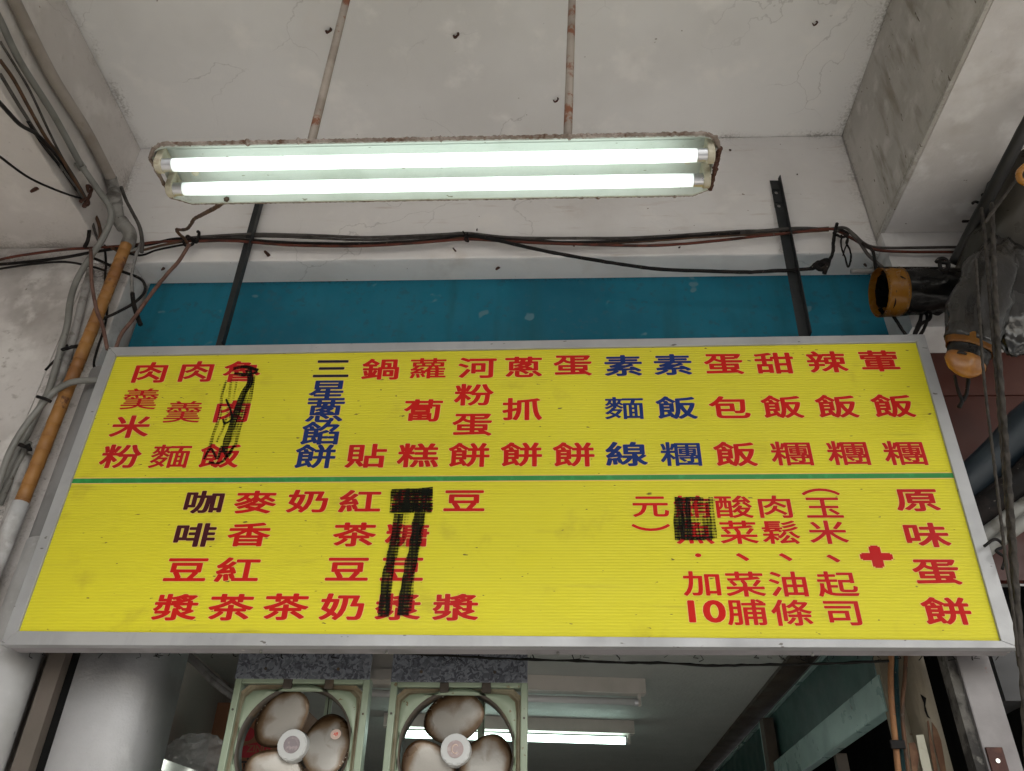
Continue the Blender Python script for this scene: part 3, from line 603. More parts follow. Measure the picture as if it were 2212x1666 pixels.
cable('wire_knot', 'tangled wire knot where the lamp feed meets the beam cables', [(398, 521), (406, 510), (418, 524), (404, 532), (397, 522), (415, 516), (424, 524), (430, 505), (427, 500)], .0058, M_wblk, 2.405, amp=.003, cat='wire')
cable('wire_tie', 'dark wire tie round the middle of the beam cables', [(1000, 500), (1008, 512), (1012, 522), (1004, 518), (1010, 503)], .003, M_wblk, 2.40, cat='wire')
cable('wire_tie', 'dark wire tie round the cables above the blue board right end', [(1800, 505), (1808, 500), (1818, 497), (1832, 505), (1820, 512), (1806, 508)], .005, M_wblk, 2.40, amp=.003, cat='wire')
cable('wire_loop', 'dusty loop of thin wire hanging beside the taped knot', [(1818, 508), (1817, 532), (1826, 558), (1832, 577), (1838, 560), (1836, 540), (1828, 524), (1836, 510)], .0032, M_wblk, 2.41, amp=.002, cat='wire')
cable('wire_loop', 'second thin wire dangling inside the dusty loop', [(1822, 505), (1832, 520), (1824, 540), (1821, 552)], .0026, M_wblk, 2.405, amp=.002, cat='wire')
cable('cable', 'grey cable dropping from the beam to the tarpaulin sleeve', [(1835, 500), (1857, 524), (1875, 550), (1901, 574), (1920, 588)], .005, M_wgry, 2.36)
cable('cable', 'black cable dropping straight beside the tarpaulin sleeve', [(1862, 525), (1885, 542), (1890, 571), (1893, 588)], .0045, M_wblk, 2.35)
cable('lamp_feed_cable', 'crooked brown feed cable from the lamp to the wire knot', [(490, 430, 1.34), (468, 447, 1.5), (440, 462, 1.75), (420, 473, 1.95), (413, 484, 2.1), (405, 494, 2.2), (393, 497, 2.3), (381, 496, 2.36), (388, 507, 2.39), (397, 514, 2.4), (405, 526, 2.4)], .0046, M_wbrn, 2.0, amp=.0016)
# left bundle along the side beam
for lab, pts, r, m in (('brown cable running down the left beam', [(0, 130), (30, 173), (66, 239), (100, 299), (133, 342), (160, 388), (183, 430)], .005, M_wbrn),
                       ('thin grey cable nearest the grey conduit', [(0, 90), (33, 143), (66, 199), (100, 272), (133, 338), (165, 390), (186, 428)], .0036, M_wgry),
                       ('dark grey cable left of the brown one', [(0, 160), (40, 226), (76, 283), (113, 336), (146, 382), (178, 428)], .0048, M_wgry),
                       ('second dark cable close under the brown one', [(60, 262), (92, 312), (124, 352), (150, 388), (182, 434)], .0045, M_wblk)):
    cable('cable', lab, pts, r, m, x=XL, group=G2)
cable('cable', 'black cable drooping from the left edge into the bundle', [(-10, 215, 1.5), (0, 223, 1.55), (43, 269, 1.75), (80, 291, 1.86), (116, 331, 1.98), (143, 371, 2.1), (183, 434, 2.24)], .0052, M_wblk)
cable('cable', 'thin black cable sweeping under the left beam to the knot', [(-10, 332, 1.75), (0, 339, 1.78), (66, 386, 1.95), (143, 419, 2.12), (186, 431, 2.24)], .0032, M_wblk)
cable('wire_knot', 'rusty wire knot where the left cables are tied', [(174, 436), (184, 428), (192, 440), (180, 446), (190, 430), (198, 408), (188, 402), (192, 416)], .006, M_nail, x=XL, amp=.003, cat='wire')
for lab, pts, r, m in (('black cable hanging from the left knot to the beam cables', [(183, 438), (192, 482), (191, 515), (183, 534)], .006, M_wblk), ('brown cable curving right below the left knot', [(188, 440), (205, 462), (216, 499), (213, 530)], .0048, M_wbrn),
                       ('grey cable hanging straight below the left knot', [(184, 440), (197, 470), (205, 500), (217, 533)], .0042, M_wgry), ('thin brown cable crossing below the left knot', [(190, 436), (202, 456), (214, 480), (222, 520)], .0034, M_wbrn)):
    cable('cable', lab, pts, r, m, y=2.36, group=G3)
for lab, pts, r, m, yy in (('brown cable falling from the knot behind the orange pipe', [(196, 540), (198, 607), (208, 667), (221, 702), (232, 755)], .0052, M_wpink, 2.31),
                       ('long pinkish brown cable slanting from the lamp knot down to the sign', [(409, 528), (385, 566), (363, 590), (330, 631), (289, 688), (263, 721), (249, 756)], .0056, M_wpink, 2.37),
                       ('dark looped cable curling back to the orange pipe', [(200, 557), (230, 570), (260, 585), (299, 600), (312, 614), (311, 633), (289, 655), (251, 676), (222, 689)], .0042, M_wblk, 2.40),
                       ('black cable hanging straight behind the orange pipe', [(226, 530), (229, 571), (227, 600), (232, 655), (227, 702), (208, 762), (203, 790), (214, 806)], .0036, M_wblk, 2.43),
                       ('thin black cable low at the far left below the red one', [(-20, 584), (60, 572), (140, 566), (200, 577), (228, 585)], .0034, M_wblk, 2.41),
                       ('brown cable fanning out under the main cables', [(240, 535), (270, 548), (310, 540), (350, 530), (395, 522)], .0040, M_wbrn, 2.41),
                       ('thin dark cable sagging below the lamp knot', [(251, 538), (300, 552), (340, 540), (400, 528)], .0032, M_wblk, 2.405),
                       ('short black wire with a split end beside the grey conduit', [(146, 745), (128, 768), (112, 785), (98, 800)], .0034, M_wblk, 2.40)):
    cable('cable', lab, pts, r, m, yy, group=G3)
cable('cable', 'grey cable dropping from the grey elbow to the beam cables', [(262, 405), (272, 432), (286, 459), (301, 489), (307, 520), (306, 545)], .0058, M_wgry, 2.36)
cable('cable', 'pale cable with a black lower end beside the blue board', [(306, 523), (294, 552), (285, 595), (286, 634)], .0052, M_wwht, 2.40)
cable('cable', 'black cable end hanging at the left edge of the blue board', [(286, 634), (289, 658), (297, 685), (304, 702)], .0065, M_wblk, 2.40)

# ------------------------------------------------------------------ conduits
def pipe(name, label, pts, r, m, y=None, x=None, cat='pipe', n=16, amp=.0004, par=None):
    pl = [P(q[0], q[1], y=q[2]) if len(q) > 2 else (P(q[0], q[1], x=x) if x is not None else P(q[0], q[1], y=y)) for q in pts]
    bm = sweep(NB(), catmull(pl, 8), r, n, disp=lump(amp, 20))
    if par is not None: return obj(name, bm, m, par, smooth=True)
    return obj(name, bm, m, None, smooth=True, label=label, cat=cat)
t = thing('pipe_run', 'thick beige pipe down the left beam ending in grey elbows', 'pipe', P(243, 392, x=-1.84))
pipe('pipe', '', [(10, -40), (30, 0), (110, 160), (186, 283), (243, 392)], .0225, M_pvc, x=-1.845, par=t)
pa = P(243, 392, x=-1.845)
pipe('elbow', '', [(238, 384, pa.y - .02), (246, 412, pa.y + .03), (248, 432, 2.32)], .0262, M_fit, par=t)
pipe('collar', '', [(245, 425, 2.30), (249, 440, 2.34)], .031, M_fit, par=t)
pipe('coupling', '', [(249, 438, 2.33), (256, 475, 2.36), (262, 485, 2.37)], .026, M_fit, par=t)
pipe('collar', '', [(259, 477, 2.365), (268, 490, 2.375)], .031, M_fit, par=t)
pipe('elbow', '', [(265, 486, 2.37), (277, 498, 2.38), (281, 512, 2.385), (275, 530, 2.385)], .0275, M_fit, par=t)
t = thing('pipe', 'orange tape wrapped pipe slanting down beside the sign, white at its foot', 'pipe', P(45, 1090, y=2.385))
def wrap(p, s, a): return 0
pts = [P(275, 524, y=2.385), P(45, 1090, y=2.385)]; Lp = (pts[1] - pts[0]).length; N_ = 22
cu = [0.0]
while cu[-1] < 1: cu.append(cu[-1] + random.uniform(.030, .062))
cu[-1] = 1.0
for k in range(len(cu) - 1):
    a = pts[0].lerp(pts[1], cu[k]); c = pts[0].lerp(pts[1], min(1.004, cu[k + 1] + .004))
    sh = Vector((0, 0, .006))
    obj('tape_turn', sweep(NB(), [a, a.lerp(c, .06), a.lerp(c, .5), c], lambda s: .0205 if s < .04 else .0224 + .0010 * s, 16, disp=lump(.0010, 30, k)), M_tape, t, smooth=True)
obj('white_section', sweep(NB(), [P(46, 1087, y=2.385), P(20, 1150, y=2.385), P(-60, 1350, y=2.385)], .0262, 16, disp=lump(.0016, 25)), M_whtape, t, smooth=True)
bm = sweep(NB(), [P(274, 530, y=2.385), P(263, 556, y=2.385)], .0185, 16); obj('neck', bm, M_rust, t, smooth=True)
t = thing('conduit', 'grey conduit curving down the left beam and the column', 'pipe', P(166, 703, y=2.40))
pipe('conduit_tube', '', [(-20, 10), (0, 43), (43, 133), (116, 249), (176, 359)], .0125, M_pvcg, x=-1.842, par=t)
pb = P(176, 359, x=-1.842)
pipe('conduit_tube', '', [(176, 359, pb.y), (213, 412, pb.y + .09), (236, 446, 2.28), (239, 475, 2.31), (224, 512, 2.335), (200, 549, 2.35), (169, 599, 2.36), (153, 645, 2.37), (146, 699, 2.38), (134, 745, 2.39), (119, 799, 2.40), (104, 848, 2.41), (92, 868, 2.42), (69, 918, 2.42), (42, 971, 2.42), (19, 1021, 2.42), (-10, 1080, 2.42)], .0125, M_pvcg, par=t)
pipe('coupler', '', [(168, 349, pb.y - .015), (180, 366, pb.y + .015)], .0165, M_pvcg, par=t)
t = thing('conduit', 'grey conduit bending out from behind the sign over the orange pipe', 'pipe', P(111, 852, y=2.33))
pipe('conduit_tube', '', [(230, 822, 2.37), (207, 822), (173, 823), (142, 831), (111, 852), (81, 887), (46, 933), (19, 983), (0, 1037), (-20, 1100)], .0115, M_pvcg, y=2.345, par=t)
obj('cable_clip', sweep(NB(), catmull([P(80, 857, y=2.33), P(98, 862, y=2.325), P(110, 868, y=2.33)], 4), .006, 6), M_wblk, t)
t = thing('conduit', 'white painted conduit between grey conduit and orange pipe', 'pipe', P(160, 703, y=2.43))
pipe('conduit_tube', '', [(196, 585), (182, 637), (166, 703), (150, 753), (131, 810), (112, 850)], .0155, M_wpipe, y=2.43, amp=.0025, par=t)
obj('cable_clip', sweep(NB(), catmull([P(128, 757, y=2.39), P(150, 751, y=2.38), P(172, 748, y=2.40)], 4), .007, 6, disp=lump(.003, 80)), M_wblk, t)
pipe('pipe', 'rough white plastered pipe at the far left low on the column', [(56, 985), (44, 1040), (25, 1110), (5, 1180), (-30, 1290)], .021, M_wpipe, y=2.43, amp=.004)
pipe('conduit', 'short grey conduit ending in a clip at the far left', [(64, 955), (45, 990), (25, 1030), (0, 1090)], .010, M_pvcg, y=2.41)
obj('cable_clip', sweep(NB(), catmull([P(40, 960, y=2.39), P(55, 965, y=2.38), P(66, 972, y=2.39), P(60, 960, y=2.38)], 4), .007, 6, disp=lump(.003, 80)), M_wblk, None, label='black clip on the short grey conduit end', cat='clip')
t = thing('drainpipe', 'wide grey drainpipe between the orange pipe and the sign', 'pipe', (-1.60, 2.43, 0))
obj('pipe_upper', cyl(NB(), (-1.612, 2.445, 2.66), (-1.618, 2.445, P(205, 800, y=2.4).z), .074, 32), M_drain, t, smooth=True)
obj('pipe_lower', cyl(NB(), (-1.605, 2.445, 0), (-1.612, 2.445, 2.665), .0775, 32), M_drainw, t, smooth=True)

# ------------------------------------------------------------------ window fans
def fan(cx, cz, rot0, label, badge, sticker):
    FY = 2.60; S = .2125
    t = thing('window_fan', label, 'fan', (cx, FY, cz), 'exhaust fans hung in the shop opening')
    c = Vector((cx, FY, cz)); n = 48; Rr = .175; DZ = .016
    def ring(fn, y): return [fn(2 * math.pi * (k + .5) / n, y) for k in range(n)]
    def sq(h, rr):          # rounded square outline
        def f(a, y):
            ca, sa = math.cos(a), math.sin(a); p = 2 / rr
            s = h / ((abs(ca) ** p + abs(sa) ** p) ** (1 / p)); return c + Vector((ca * s, y, sa * s * ((h - DZ) / h if sa > 0 else 1)))
        return f
    circ = lambda r: (lambda a, y: c + Vector((math.cos(a) * r, y, math.sin(a) * r)))
    def loops(name, ls, m, smooth=False):
        bm = NB(); R_ = [[bm.verts.new(v) for v in l] for l in ls]
        for i in range(len(R_) - 1):
            for k in range(n): bm.faces.new((R_[i][k], R_[i][(k + 1) % n], R_[i + 1][(k + 1) % n], R_[i + 1][k]))
        return obj(name, bm, m, t, smooth)
    # outer flange: four bars
    bw = .021; fl = []
    for a, b_ in (((-S, 0, -S), (-S + bw, .05, S - DZ)), ((S - bw, 0, -S), (S, .05, S - DZ)), ((-S + bw + .0005, 0.0005, S - bw - DZ + .004), (S - bw - .0005, .05, S - DZ)), ((-S + bw + .0005, .0005, -S), (S - bw - .0005, .05, -S + bw))):
        obj('frame_bar', bevbox(c + Vector(a), c + Vector(b_), .003), M_fanp, t)
    h0 = S - bw
    loops('groove', [ring(sq(h0 + .001, .03), .012), ring(sq(h0 - .004, .06), .022), ring(sq(h0 - .009, .12), .022), ring(sq(h0 - .013, .22), .010)], M_groove)
    loops('fan_plate', [ring(sq(h0 - .013, .22), .010), ring(sq(h0 - .020, .26), .004), ring(circ(Rr + .004), .006), ring(circ(Rr), .010)], M_fanp, True)
    loops('fan_rim', [ring(circ(Rr + .001), .0085), ring(circ(Rr - .006), .009), ring(circ(Rr - .007), .055), ring(circ(Rr + .001), .056)], M_rim, True)
    # motor bracket behind
    for dx in (-.05, .055): obj('motor_bracket', box(NB(), c + Vector((dx, .10, -.2)), c + Vector((dx + .022, .106, .2))), M_fanp, t)
    obj('motor', cyl(NB(), c + Vector((0, .05, 0)), c + Vector((0, .11, 0)), .05, 20), M_rim, t, True)
    for k in range(3):
        an = math.radians(rot0 + 120 * k); u = Vector((math.cos(an), 0, math.sin(an))); v = Vector((-u.z, 0, u.x)); tw = math.radians(17)
        vv = v * math.cos(tw) + Vector((0, 1, 0)) * math.sin(tw)
        bm = NB(); ly = bm.verts.layers.float.new('edge'); cen = c + u * .094 + Vector((0, .032, 0)); rr_ = []
        for q in range(9):
            row = []
            for j in range(40):
                a = 2 * math.pi * j / 40; f = q / 8
                ru = .075 * f * math.cos(a); rv = (.100 if math.cos(a) > 0 else .100 * (1 - .28 * math.cos(a) ** 2)) * f * math.sin(a)
                if math.cos(a) > 0: ru *= 1.02
                vert = bm.verts.new(cen + u * ru + vv * rv + Vector((0, -.011 * (1 - f * f), 0))); vert[ly] = f ** 3.2 + .35 * noise.noise(Vector((math.cos(a) * 1.6 + k, math.sin(a) * 1.6, f + cx * 9))) + .12 * noise.noise((cen + u * ru + v * rv) * 18) + .18 * f * math.sin(a + k)
                row.append(vert)
                if q == 0: break
            rr_.append(row)
        for j in range(40): bm.faces.new((rr_[0][0], rr_[1][j], rr_[1][(j + 1) % 40]))
        for q in range(1, 8):
            for j in range(40): bm.faces.new((rr_[q][j], rr_[q + 1][j], rr_[q + 1][(j + 1) % 40], rr_[q][(j + 1) % 40]))
        edge_ = [v_.co.copy() for v_ in rr_[8]]
        bl = obj('blade', bm, M_blade, t, True); md = bl.modifiers.new('th', 'SOLIDIFY'); md.thickness = .0022
        bm = NB()
        for j in range(9):
            p = edge_[(int(-7 + k * 9 + j * .6)) % 40] + (cen - edge_[(int(-7 + k * 9 + j * .6)) % 40]) * random.uniform(.0, .10) + Vector((0, -.003, 0))
            r_ = random.uniform(.001, .0026); q = bmesh.ops.create_icosphere(bm, subdivisions=1, radius=r_, matrix=Matrix.Translation(p))
            for v_ in q['verts']: v_.co += Vector((random.uniform(-1, 1), random.uniform(-.4, .4), random.uniform(-1, 1))) * r_ * .5
        obj('flaked_grease', bm, M_scale, t, kind='stuff')
        if sticker and k == 0:
            sp = cen + u * .028 + vv * .030 + Vector((0, -.0115, 0)); nn = u.cross(vv); nn = nn if nn.y < 0 else -nn
            obj('sticker', cyl(NB(), sp, sp + nn * .0015, .016, 20), M_stk, t); obj('sticker_print', cyl(NB(), sp + nn * .0015, sp + nn * .0022, .0085, 5), M_redst, t)
    hb = cyl(NB(), c + Vector((0, .03, 0)), c + Vector((0, -.006, 0)), .046, 36, r2=.044); bmesh.ops.bevel(hb, geom=[e for e in hb.edges if min(v.co.y for v in e.verts) < FY - .005 and abs(e.verts[0].co.y - e.verts[1].co.y) < 1e-5], offset=.004, segments=2, affect='EDGES')
    obj('hub', hb, M_hub, t); hbd = obj('hub_badge', disc(NB(), c + Vector((0, -.006, 0)), .0245, 24), badge, t)
    if not sticker: obj('badge_mark', sweep(NB(), [c + Vector((math.cos(q) * .010, -.0085, math.sin(q) * .012)) for q in [math.radians(45 + 270 * i / 12) for i in range(13)]], .0022, 6), M_stk, hbd)
    for dx, dz in ((-S + .0105, .10), (S - .0105, .09)): obj('frame_screw', disc(NB(), c + Vector((dx, 0, dz)), .0035, 10), M_rim, t)
    for dx in (-.045, .085):
        obj('latch', bevbox(c + Vector((dx - .014, -.004, S - bw - .012 - DZ)), c + Vector((dx + .014, .012, S - .004 - DZ)), .003), M_rim, t)
    obj('pull_cord', cyl(NB(), c + Vector((.07, .075, .2)), c + Vector((.075, .075, .06)), .0015, 6), M_wblk, t)
    return t
f1 = P(650, 1560, y=2.6); S_ = .2125
def fan_z(py, px): return P(px, py, y=2.6).z - S_ + .016
fan(-.7620, fan_z(1464, 650), 4, 'left window fan with greasy blades and a red sticker', M_hubc, True)
fan(-.2720, fan_z(1472, 990), -22, 'right window fan with a pale pink badge on its hub', M_hubp, False)
for (px0, px1, py, lab) in ((507, 799, 1466, 'mottled galvanised plate above the left fan'), (844, 1139.5, 1473, 'mottled galvanised plate above the right fan')):
    a, c = P(px0, py, y=2.59), P(px1, py, y=2.59)
    t = thing('galvanised_plate', lab, 'plate', ((a.x + c.x) / 2, 2.592, a.z), 'galvanised plates over the window fans')
    obj('sheet', bevbox((a.x, 2.588, a.z), (c.x, 2.594, a.z + .26), .0015), M_galv, t)
    for f in (.22, .76): obj('plate_screw', disc(NB(), (a.x + (c.x - a.x) * f, 2.588, a.z + .03), .005, 10, thick=.003), M_rim, t)
# beam strip seen between the fans
b = thing('head_rail', 'grey metal head rail seen between the two fans', 'rail', (-.5, 2.72, 2.2))
a = P(805, 1435, y=2.72)
obj('rail', box(NB(), (-.97, 2.70, a.z - .02), (-.062, 2.73, a.z + .08)), M_fix, b)
obj('rail_lip', box(NB(), (-.97, 2.69, a.z - .055), (-.062, 2.699, a.z - .022)), M_fix, b)

# fuzzy dust laden cord below the sign
cable('dusty_cord', 'fuzzy dust covered cord sagging just under the sign', [(850, 1410, 2.44), (1010, 1419, 2.44), (1140, 1425, 2.44), (1230, 1427, 2.44), (1330, 1431, 2.44), (1440, 1433, 2.44), (1540, 1438, 2.44), (1640, 1437, 2.44), (1800, 1433, 2.44), (1920, 1428, 2.44)], .0032, M_cobweb, amp=.0035, cat='cord')

# ------------------------------------------------------------------ shop interior
ZC = 1.03 + 1.6
struct('shop_ceiling', box(NB(), (-1.9, 2.762, ZC), (1.6, 9, ZC + .1)), M_iceil)
struct('shop_floor', box(NB(), (-1.9, 2.4, .002), (1.6, 9, .012)), M_floor)
b = thing('shop_wall', 'beige left wall inside the shop', 'wall', (-1.55, 6, 0)); obj('wall_face', box(NB(), (-1.9, 2.77, .012), (-1.52, 9, ZC)), M_iwall, b)
b = thing('shop_wall', 'dim back wall deep inside the shop', 'wall', (0, 9, 0)); obj('wall_face', box(NB(), (-1.9, 9, 0), (1.6, 9.2, ZC + .1)), M_iwall, b)
b = thing('shop_wall', 'inner return wall behind the cardboard box', 'wall', (-1.35, 4.4, 0)); obj('wall_face', box(NB(), (-1.52, 3.98, .012), (-1.25, 4.2, ZC - .001)), M_iwall, b)
# partition on the right
b = thing('partition', 'dark teal boarded partition wall with wooden posts on the right inside', 'wall', (1.08, 5, 0))
XP = 1.07
obj('board', box(NB(), (XP + .01, 2.80, 2.31), (XP + .04, 8.9, ZC - .05)), M_iteal, b)
obj('board', box(NB(), (XP + .012, 4.25, .02), (XP + .04, 8.9, 2.305)), M_iteal, b)
obj('top_plate', box(NB(), (XP - .07, 2.80, ZC - .018), (XP + .04, 8.9, ZC - .002)), M_iwood, b)
obj('cover_strip', box(NB(), (XP - .006, 2.80, ZC - .075), (XP + .009, 8.9, ZC - .067)), M_itrim, b)
for px, py in ((1652, 1486), (1548, 1634)):
    p = P(px, py, x=XP - .01); obj('post', box(NB(), (XP - .05, p.y - .03, 0.02), (XP - .001, p.y + .04, ZC - .10)), M_iwood, b)
    obj('post_edge', box(NB(), (XP - .052, p.y + .041, 0.02), (XP - .001, p.y + .047, ZC - .10)), M_itrim, b)
obj('door_header', bevbox((XP - .03, 2.68, 2.225), (XP + .009, 5.4, 2.335), .003), M_itrim, b)
obj('door_jamb', box(NB(), (XP - .028, 4.05, 0.02), (XP + .009, 4.12, 2.223)), M_itrim, b)
b = thing('doorway_shade_wall', 'black back of the side doorway with its shade painted in under the pale teal header', 'wall', (1.5, 3.5, 0)); obj('wall_face', box(NB(), (1.5, 2.7, .012), (1.56, 5.4, ZC - .001)), M_dark, b)  # doorway shade put into the wall's near-black colour
a = P(1815, 1628, y=3.4); obj('hinge_post', bevbox((a.x - .022, 3.39, .02), (a.x + .022, 3.42, a.z), .003), M_iwood, None, label='short brown post inside the dark doorway', cat='post')
# shop lights
def shoplight(lp, rp_, lit, label):
    a = P(*lp, z=1.0); c = P(*rp_, z=1.0); t = thing('ceiling_light', label, 'lamp', (a + c) / 2, 'tube lights on the shop ceiling'); d = (c - a).normalized(); s = Vector((-d.y, d.x, 0))
    obj('housing', slab(NB(), [a + s * .03 + Vector((0, 0, .029)), c + s * .03 + Vector((0, 0, .029)), c - s * .03 + Vector((0, 0, .029)), a - s * .03 + Vector((0, 0, .029))], (0, 0, -.065)), M_fix, t)
    q = Vector((0, 0, -.068))
    tb = obj('lamp_tube', cyl(NB(), a + d * .05 + q, c - d * .05 + q, .0185 if lit else .0155, 16), M_tube2 if lit else M_offt, t, True)
    for e_, g_ in ((a, 1), (c, -1)):
        obj('end_cap', cyl(NB(), e_ + d * .035 * g_ + q, e_ + d * .052 * g_ + q, .016, 14), M_cap, tb)
        obj('lamp_holder', slab(NB(), [e_ + d * .022 * g_ + s * .012 + Vector((0, 0, -.035)), e_ + d * .034 * g_ + s * .012 + Vector((0, 0, -.035)), e_ + d * .034 * g_ - s * .012 + Vector((0, 0, -.035)), e_ + d * .022 * g_ - s * .012 + Vector((0, 0, -.035))], (0, 0, -.05)), M_fix, t)
    return t
shoplight((830, 1555), (1368, 1572), True, 'lit tube light on the shop ceiling seen behind the right fan')
shoplight((760, 1462), (1392, 1484), False, 'unlit tube light nearest the sign on the shop ceiling')
# cardboard box, bag, shelf
t = thing('cardboard_box', 'brown cardboard box with red print behind the left fan', 'box', (-1.0, 3.5, 1.6)); a = P(470, 1517, y=3.4)
obj('carton', bevbox((a.x, 3.4, a.z - .42), (a.x + .34, 3.75, a.z), .004), M_card, t)
def ptext(s, px, py, y, sz, m, par, name='printed_text', off=.02):
    fc2 = bpy.data.curves.new('txt', 'FONT'); fc2.body = s; fc2.offset = off; fc2.align_x = 'CENTER'; o2 = bpy.data.objects.new('txt', fc2); COL.objects.link(o2)
    dg = bpy.context.evaluated_depsgraph_get(); dg.update(); me = bpy.data.meshes.new_from_object(o2.evaluated_get(dg)); bm = NB(); bm.from_mesh(me); p = P(px, py, y=y)
    for v in bm.verts: v.co = Vector((p.x + v.co.x * sz, y, p.z + v.co.y * sz))
    COL.objects.unlink(o2); bpy.data.objects.remove(o2); return obj(name, bm, m, par)
ptext('立', 531, 1668, 3.397, .058, M_cblk, t)
def ell(px, py, rx, rz, sk):
    bm = NB(); c_ = P(px, py, y=3.398); bm.faces.new([bm.verts.new((c_.x + math.cos(2 * math.pi * k / 28) * rx, 3.398, c_.z + math.sin(2 * math.pi * k / 28) * rz + math.cos(2 * math.pi * k / 28) * sk)) for k in range(28)]); obj('red_emblem', bm, M_cred, t)
ell(548, 1620, .068, .026, .012); ell(534, 1586, .030, .026, 0)
ptext('ZING', 556, 1625, 3.3965, .036, M_card, t)
t = thing('shelf', 'shiny steel edged shelf at the lower left inside the shop', 'shelf', P(400, 1660, y=2.95))
a, c = P(345, 1640, y=2.9), P(515, 1700, y=3.05)
obj('shelf_board', slab(NB(), [a, c, c + Vector((-.25, .6, 0)), a + Vector((-.3, .6, 0))], (0, 0, -.012)), M_shelf, t)
obj('shelf_edge', slab(NB(), [a + Vector((0, -.004, .004)), c + Vector((0, -.004, .004)), c + Vector((0, -.004, -.03)), a + Vector((0, -.004, -.03))], (0, .003, 0)), M_shelf, t)
# plastic bag
bm = NB(); c_ = P(425, 1640, y=3.12)
bmesh.ops.create_icosphere(bm, subdivisions=5, radius=1, matrix=Matrix.Identity(4))
for v in bm.verts:
    d = v.co.normalized(); f = 1 + .16 * (1 - abs(noise.noise(d * 2.3 + Vector((3, 1, 2)))) * 3) + .05 * (1 - abs(noise.noise(d * 7)) * 3)
    v.co = c_ + Vector((d.x * .115 * f, d.y * .08 * f, d.z * .075 * f))
obj('plastic_bag', bm, M_film, None, False, label='crumpled clear plastic bag left of the left fan', cat='bag')
for lab, o_ in (('upper white cable under the shop ceiling left of the fan', 0), ('lower white cable sagging left of the left fan', 9)):
    cable('cable', lab, [(402, 1408 + o_), (430, 1432 + o_), (462, 1462 + o_ * 1.3), (500, 1492 + o_ * 1.2), (530, 1512 + o_)], .0065 if o_ == 0 else .009, M_wwht, 2.98)

# ------------------------------------------------------------------ right column, post, cables
b = thing('column', 'cream column with peeling paint below the right end of the board', 'column', (1.13, 2.6, 0))
bm = NB(); nn = 14
cc = [(1.128 + math.cos(math.pi + math.pi * k / nn) * .034, 2.62 + math.sin(math.pi + math.pi * k / nn) * .05) for k in range(nn + 1)] + [(1.162, 2.66), (1.094, 2.66)]
slab(bm, [Vector((x, y, 0)) for x, y in cc], (0, 0, 2.62)); obj('column_body', bm, M_cream, b, smooth=False)
def patch(pts, m, name, y=2.566):
    bm = NB(); pl = [P(x_, y_, y=y) for x_, y_ in pts]; slab(bm, pl, (0, .003, 0)); return obj(name, bm, m, b)
patch([(1979, 1588), (1995, 1587), (2008, 1640), (2016, 1680), (1998, 1680), (1988, 1640)], M_paper, 'torn_paper', 2.561)
patch([(1963, 1605), (1976, 1604), (1985, 1630), (1981, 1680), (1972, 1680)], M_peel, 'bare_patch', 2.566)
patch([(2003, 1558), (2006, 1556), (2014, 1600), (2022, 1640), (2028, 1680), (2021, 1680), (2011, 1630)], M_peel, 'bare_patch', 2.566)
patch([(2013, 1560), (2024, 1575), (2033, 1600), (2040, 1640), (2046, 1680), (2036, 1680), (2026, 1640), (2017, 1600)], M_peel, 'bare_patch', 2.568)
patch([(1989, 1500), (2001, 1508), (1999, 1525), (2005, 1545), (2010, 1552), (2003, 1548), (1998, 1535), (1996, 1518)], M_dark, 'crack', 2.566)
b = thing('door_frame_strip', 'narrow cream strip left of the peeling column', 'post', (1.06, 2.66, 0)); obj('strip', box(NB(), (1.045, 2.665, 0), (1.098, 2.70, 2.62)), M_cream, b)
cable('cable', 'tan cable running down at the right side of the opening', [(1926, 1405), (1924, 1460), (1926, 1520), (1932, 1580), (1942, 1680)], .0065, M_wor, 2.56)
cable('cable', 'dark green cable beside the tan one', [(1933, 1405), (1933, 1460), (1936, 1520), (1943, 1600), (1953, 1680)], .008, M_wteal, 2.58)
cable('cable', 'thin brown cable against the peeling column', [(1958, 1405), (1954, 1470), (1949, 1530), (1954, 1600), (1964, 1680)], .0045, M_wbrn, 2.555)
obj('cable_clamp', bevbox(P(1927, 1617, y=2.54), P(1951, 1600, y=2.55), .002), M_wblk, None, label='dark clamp holding the tan and green cables', cat='clamp')
t = thing('metal_post', 'grey metal post with a rusty hinge plate at the lower right', 'post', (1.22, YB, 0))
obj('post_face', bevbox((1.187, YB, 0), (1.279, YB + .06, 2.36), .004), M_post, t)
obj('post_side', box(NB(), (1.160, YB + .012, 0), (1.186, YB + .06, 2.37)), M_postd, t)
a, c = P(2126, 1615, y=YB), P(2172, 1690, y=YB)
hp = obj('hinge_plate', bevbox((a.x, YB - .008, c.z), (a.x + .045, YB - .0005, a.z), .002), M_rust, t)
p = P(2155, 1644, y=YB - .008); obj('hinge_screw', disc(NB(), (p.x, YB - .008, p.z), .0058, 14, thick=.003), M_screw, hp)

# ------------------------------------------------------------------ beyond the board on the right
b = thing('maroon_fascia', 'maroon fascia panels behind the ropes right of the sign', 'panel', (2.2, 2.55, 3.0))
p = P(2150, 853, y=2.56)
obj('panel', box(NB(), (1.36, 2.56, p.z), (4, 2.59, 3.503)), M_maroon2, b); obj('panel', box(NB(), (1.36, 2.565, 2.60), (4, 2.595, p.z - .003)), M_maroon, b)
b = thing('shop_wall', 'black wall with painted-in shade of the neighbouring shop right of the metal post', 'wall', (2.3, 3.4, 0)); obj('wall_face', box(NB(), (1.58, 3.4, 0), (4, 3.5, 2.9)), M_dark, b)  # darkness of the neighbour's room put into a near-black wall colour
a = P(2150, 1480, y=2.75); obj('grey_shutter_box', box(NB(), (1.42, 2.7, a.z - .06), (4, 2.95, a.z + .16)), M_dgrey, None, label='dull grey shutter box right of the metal post', cat='shutter box')
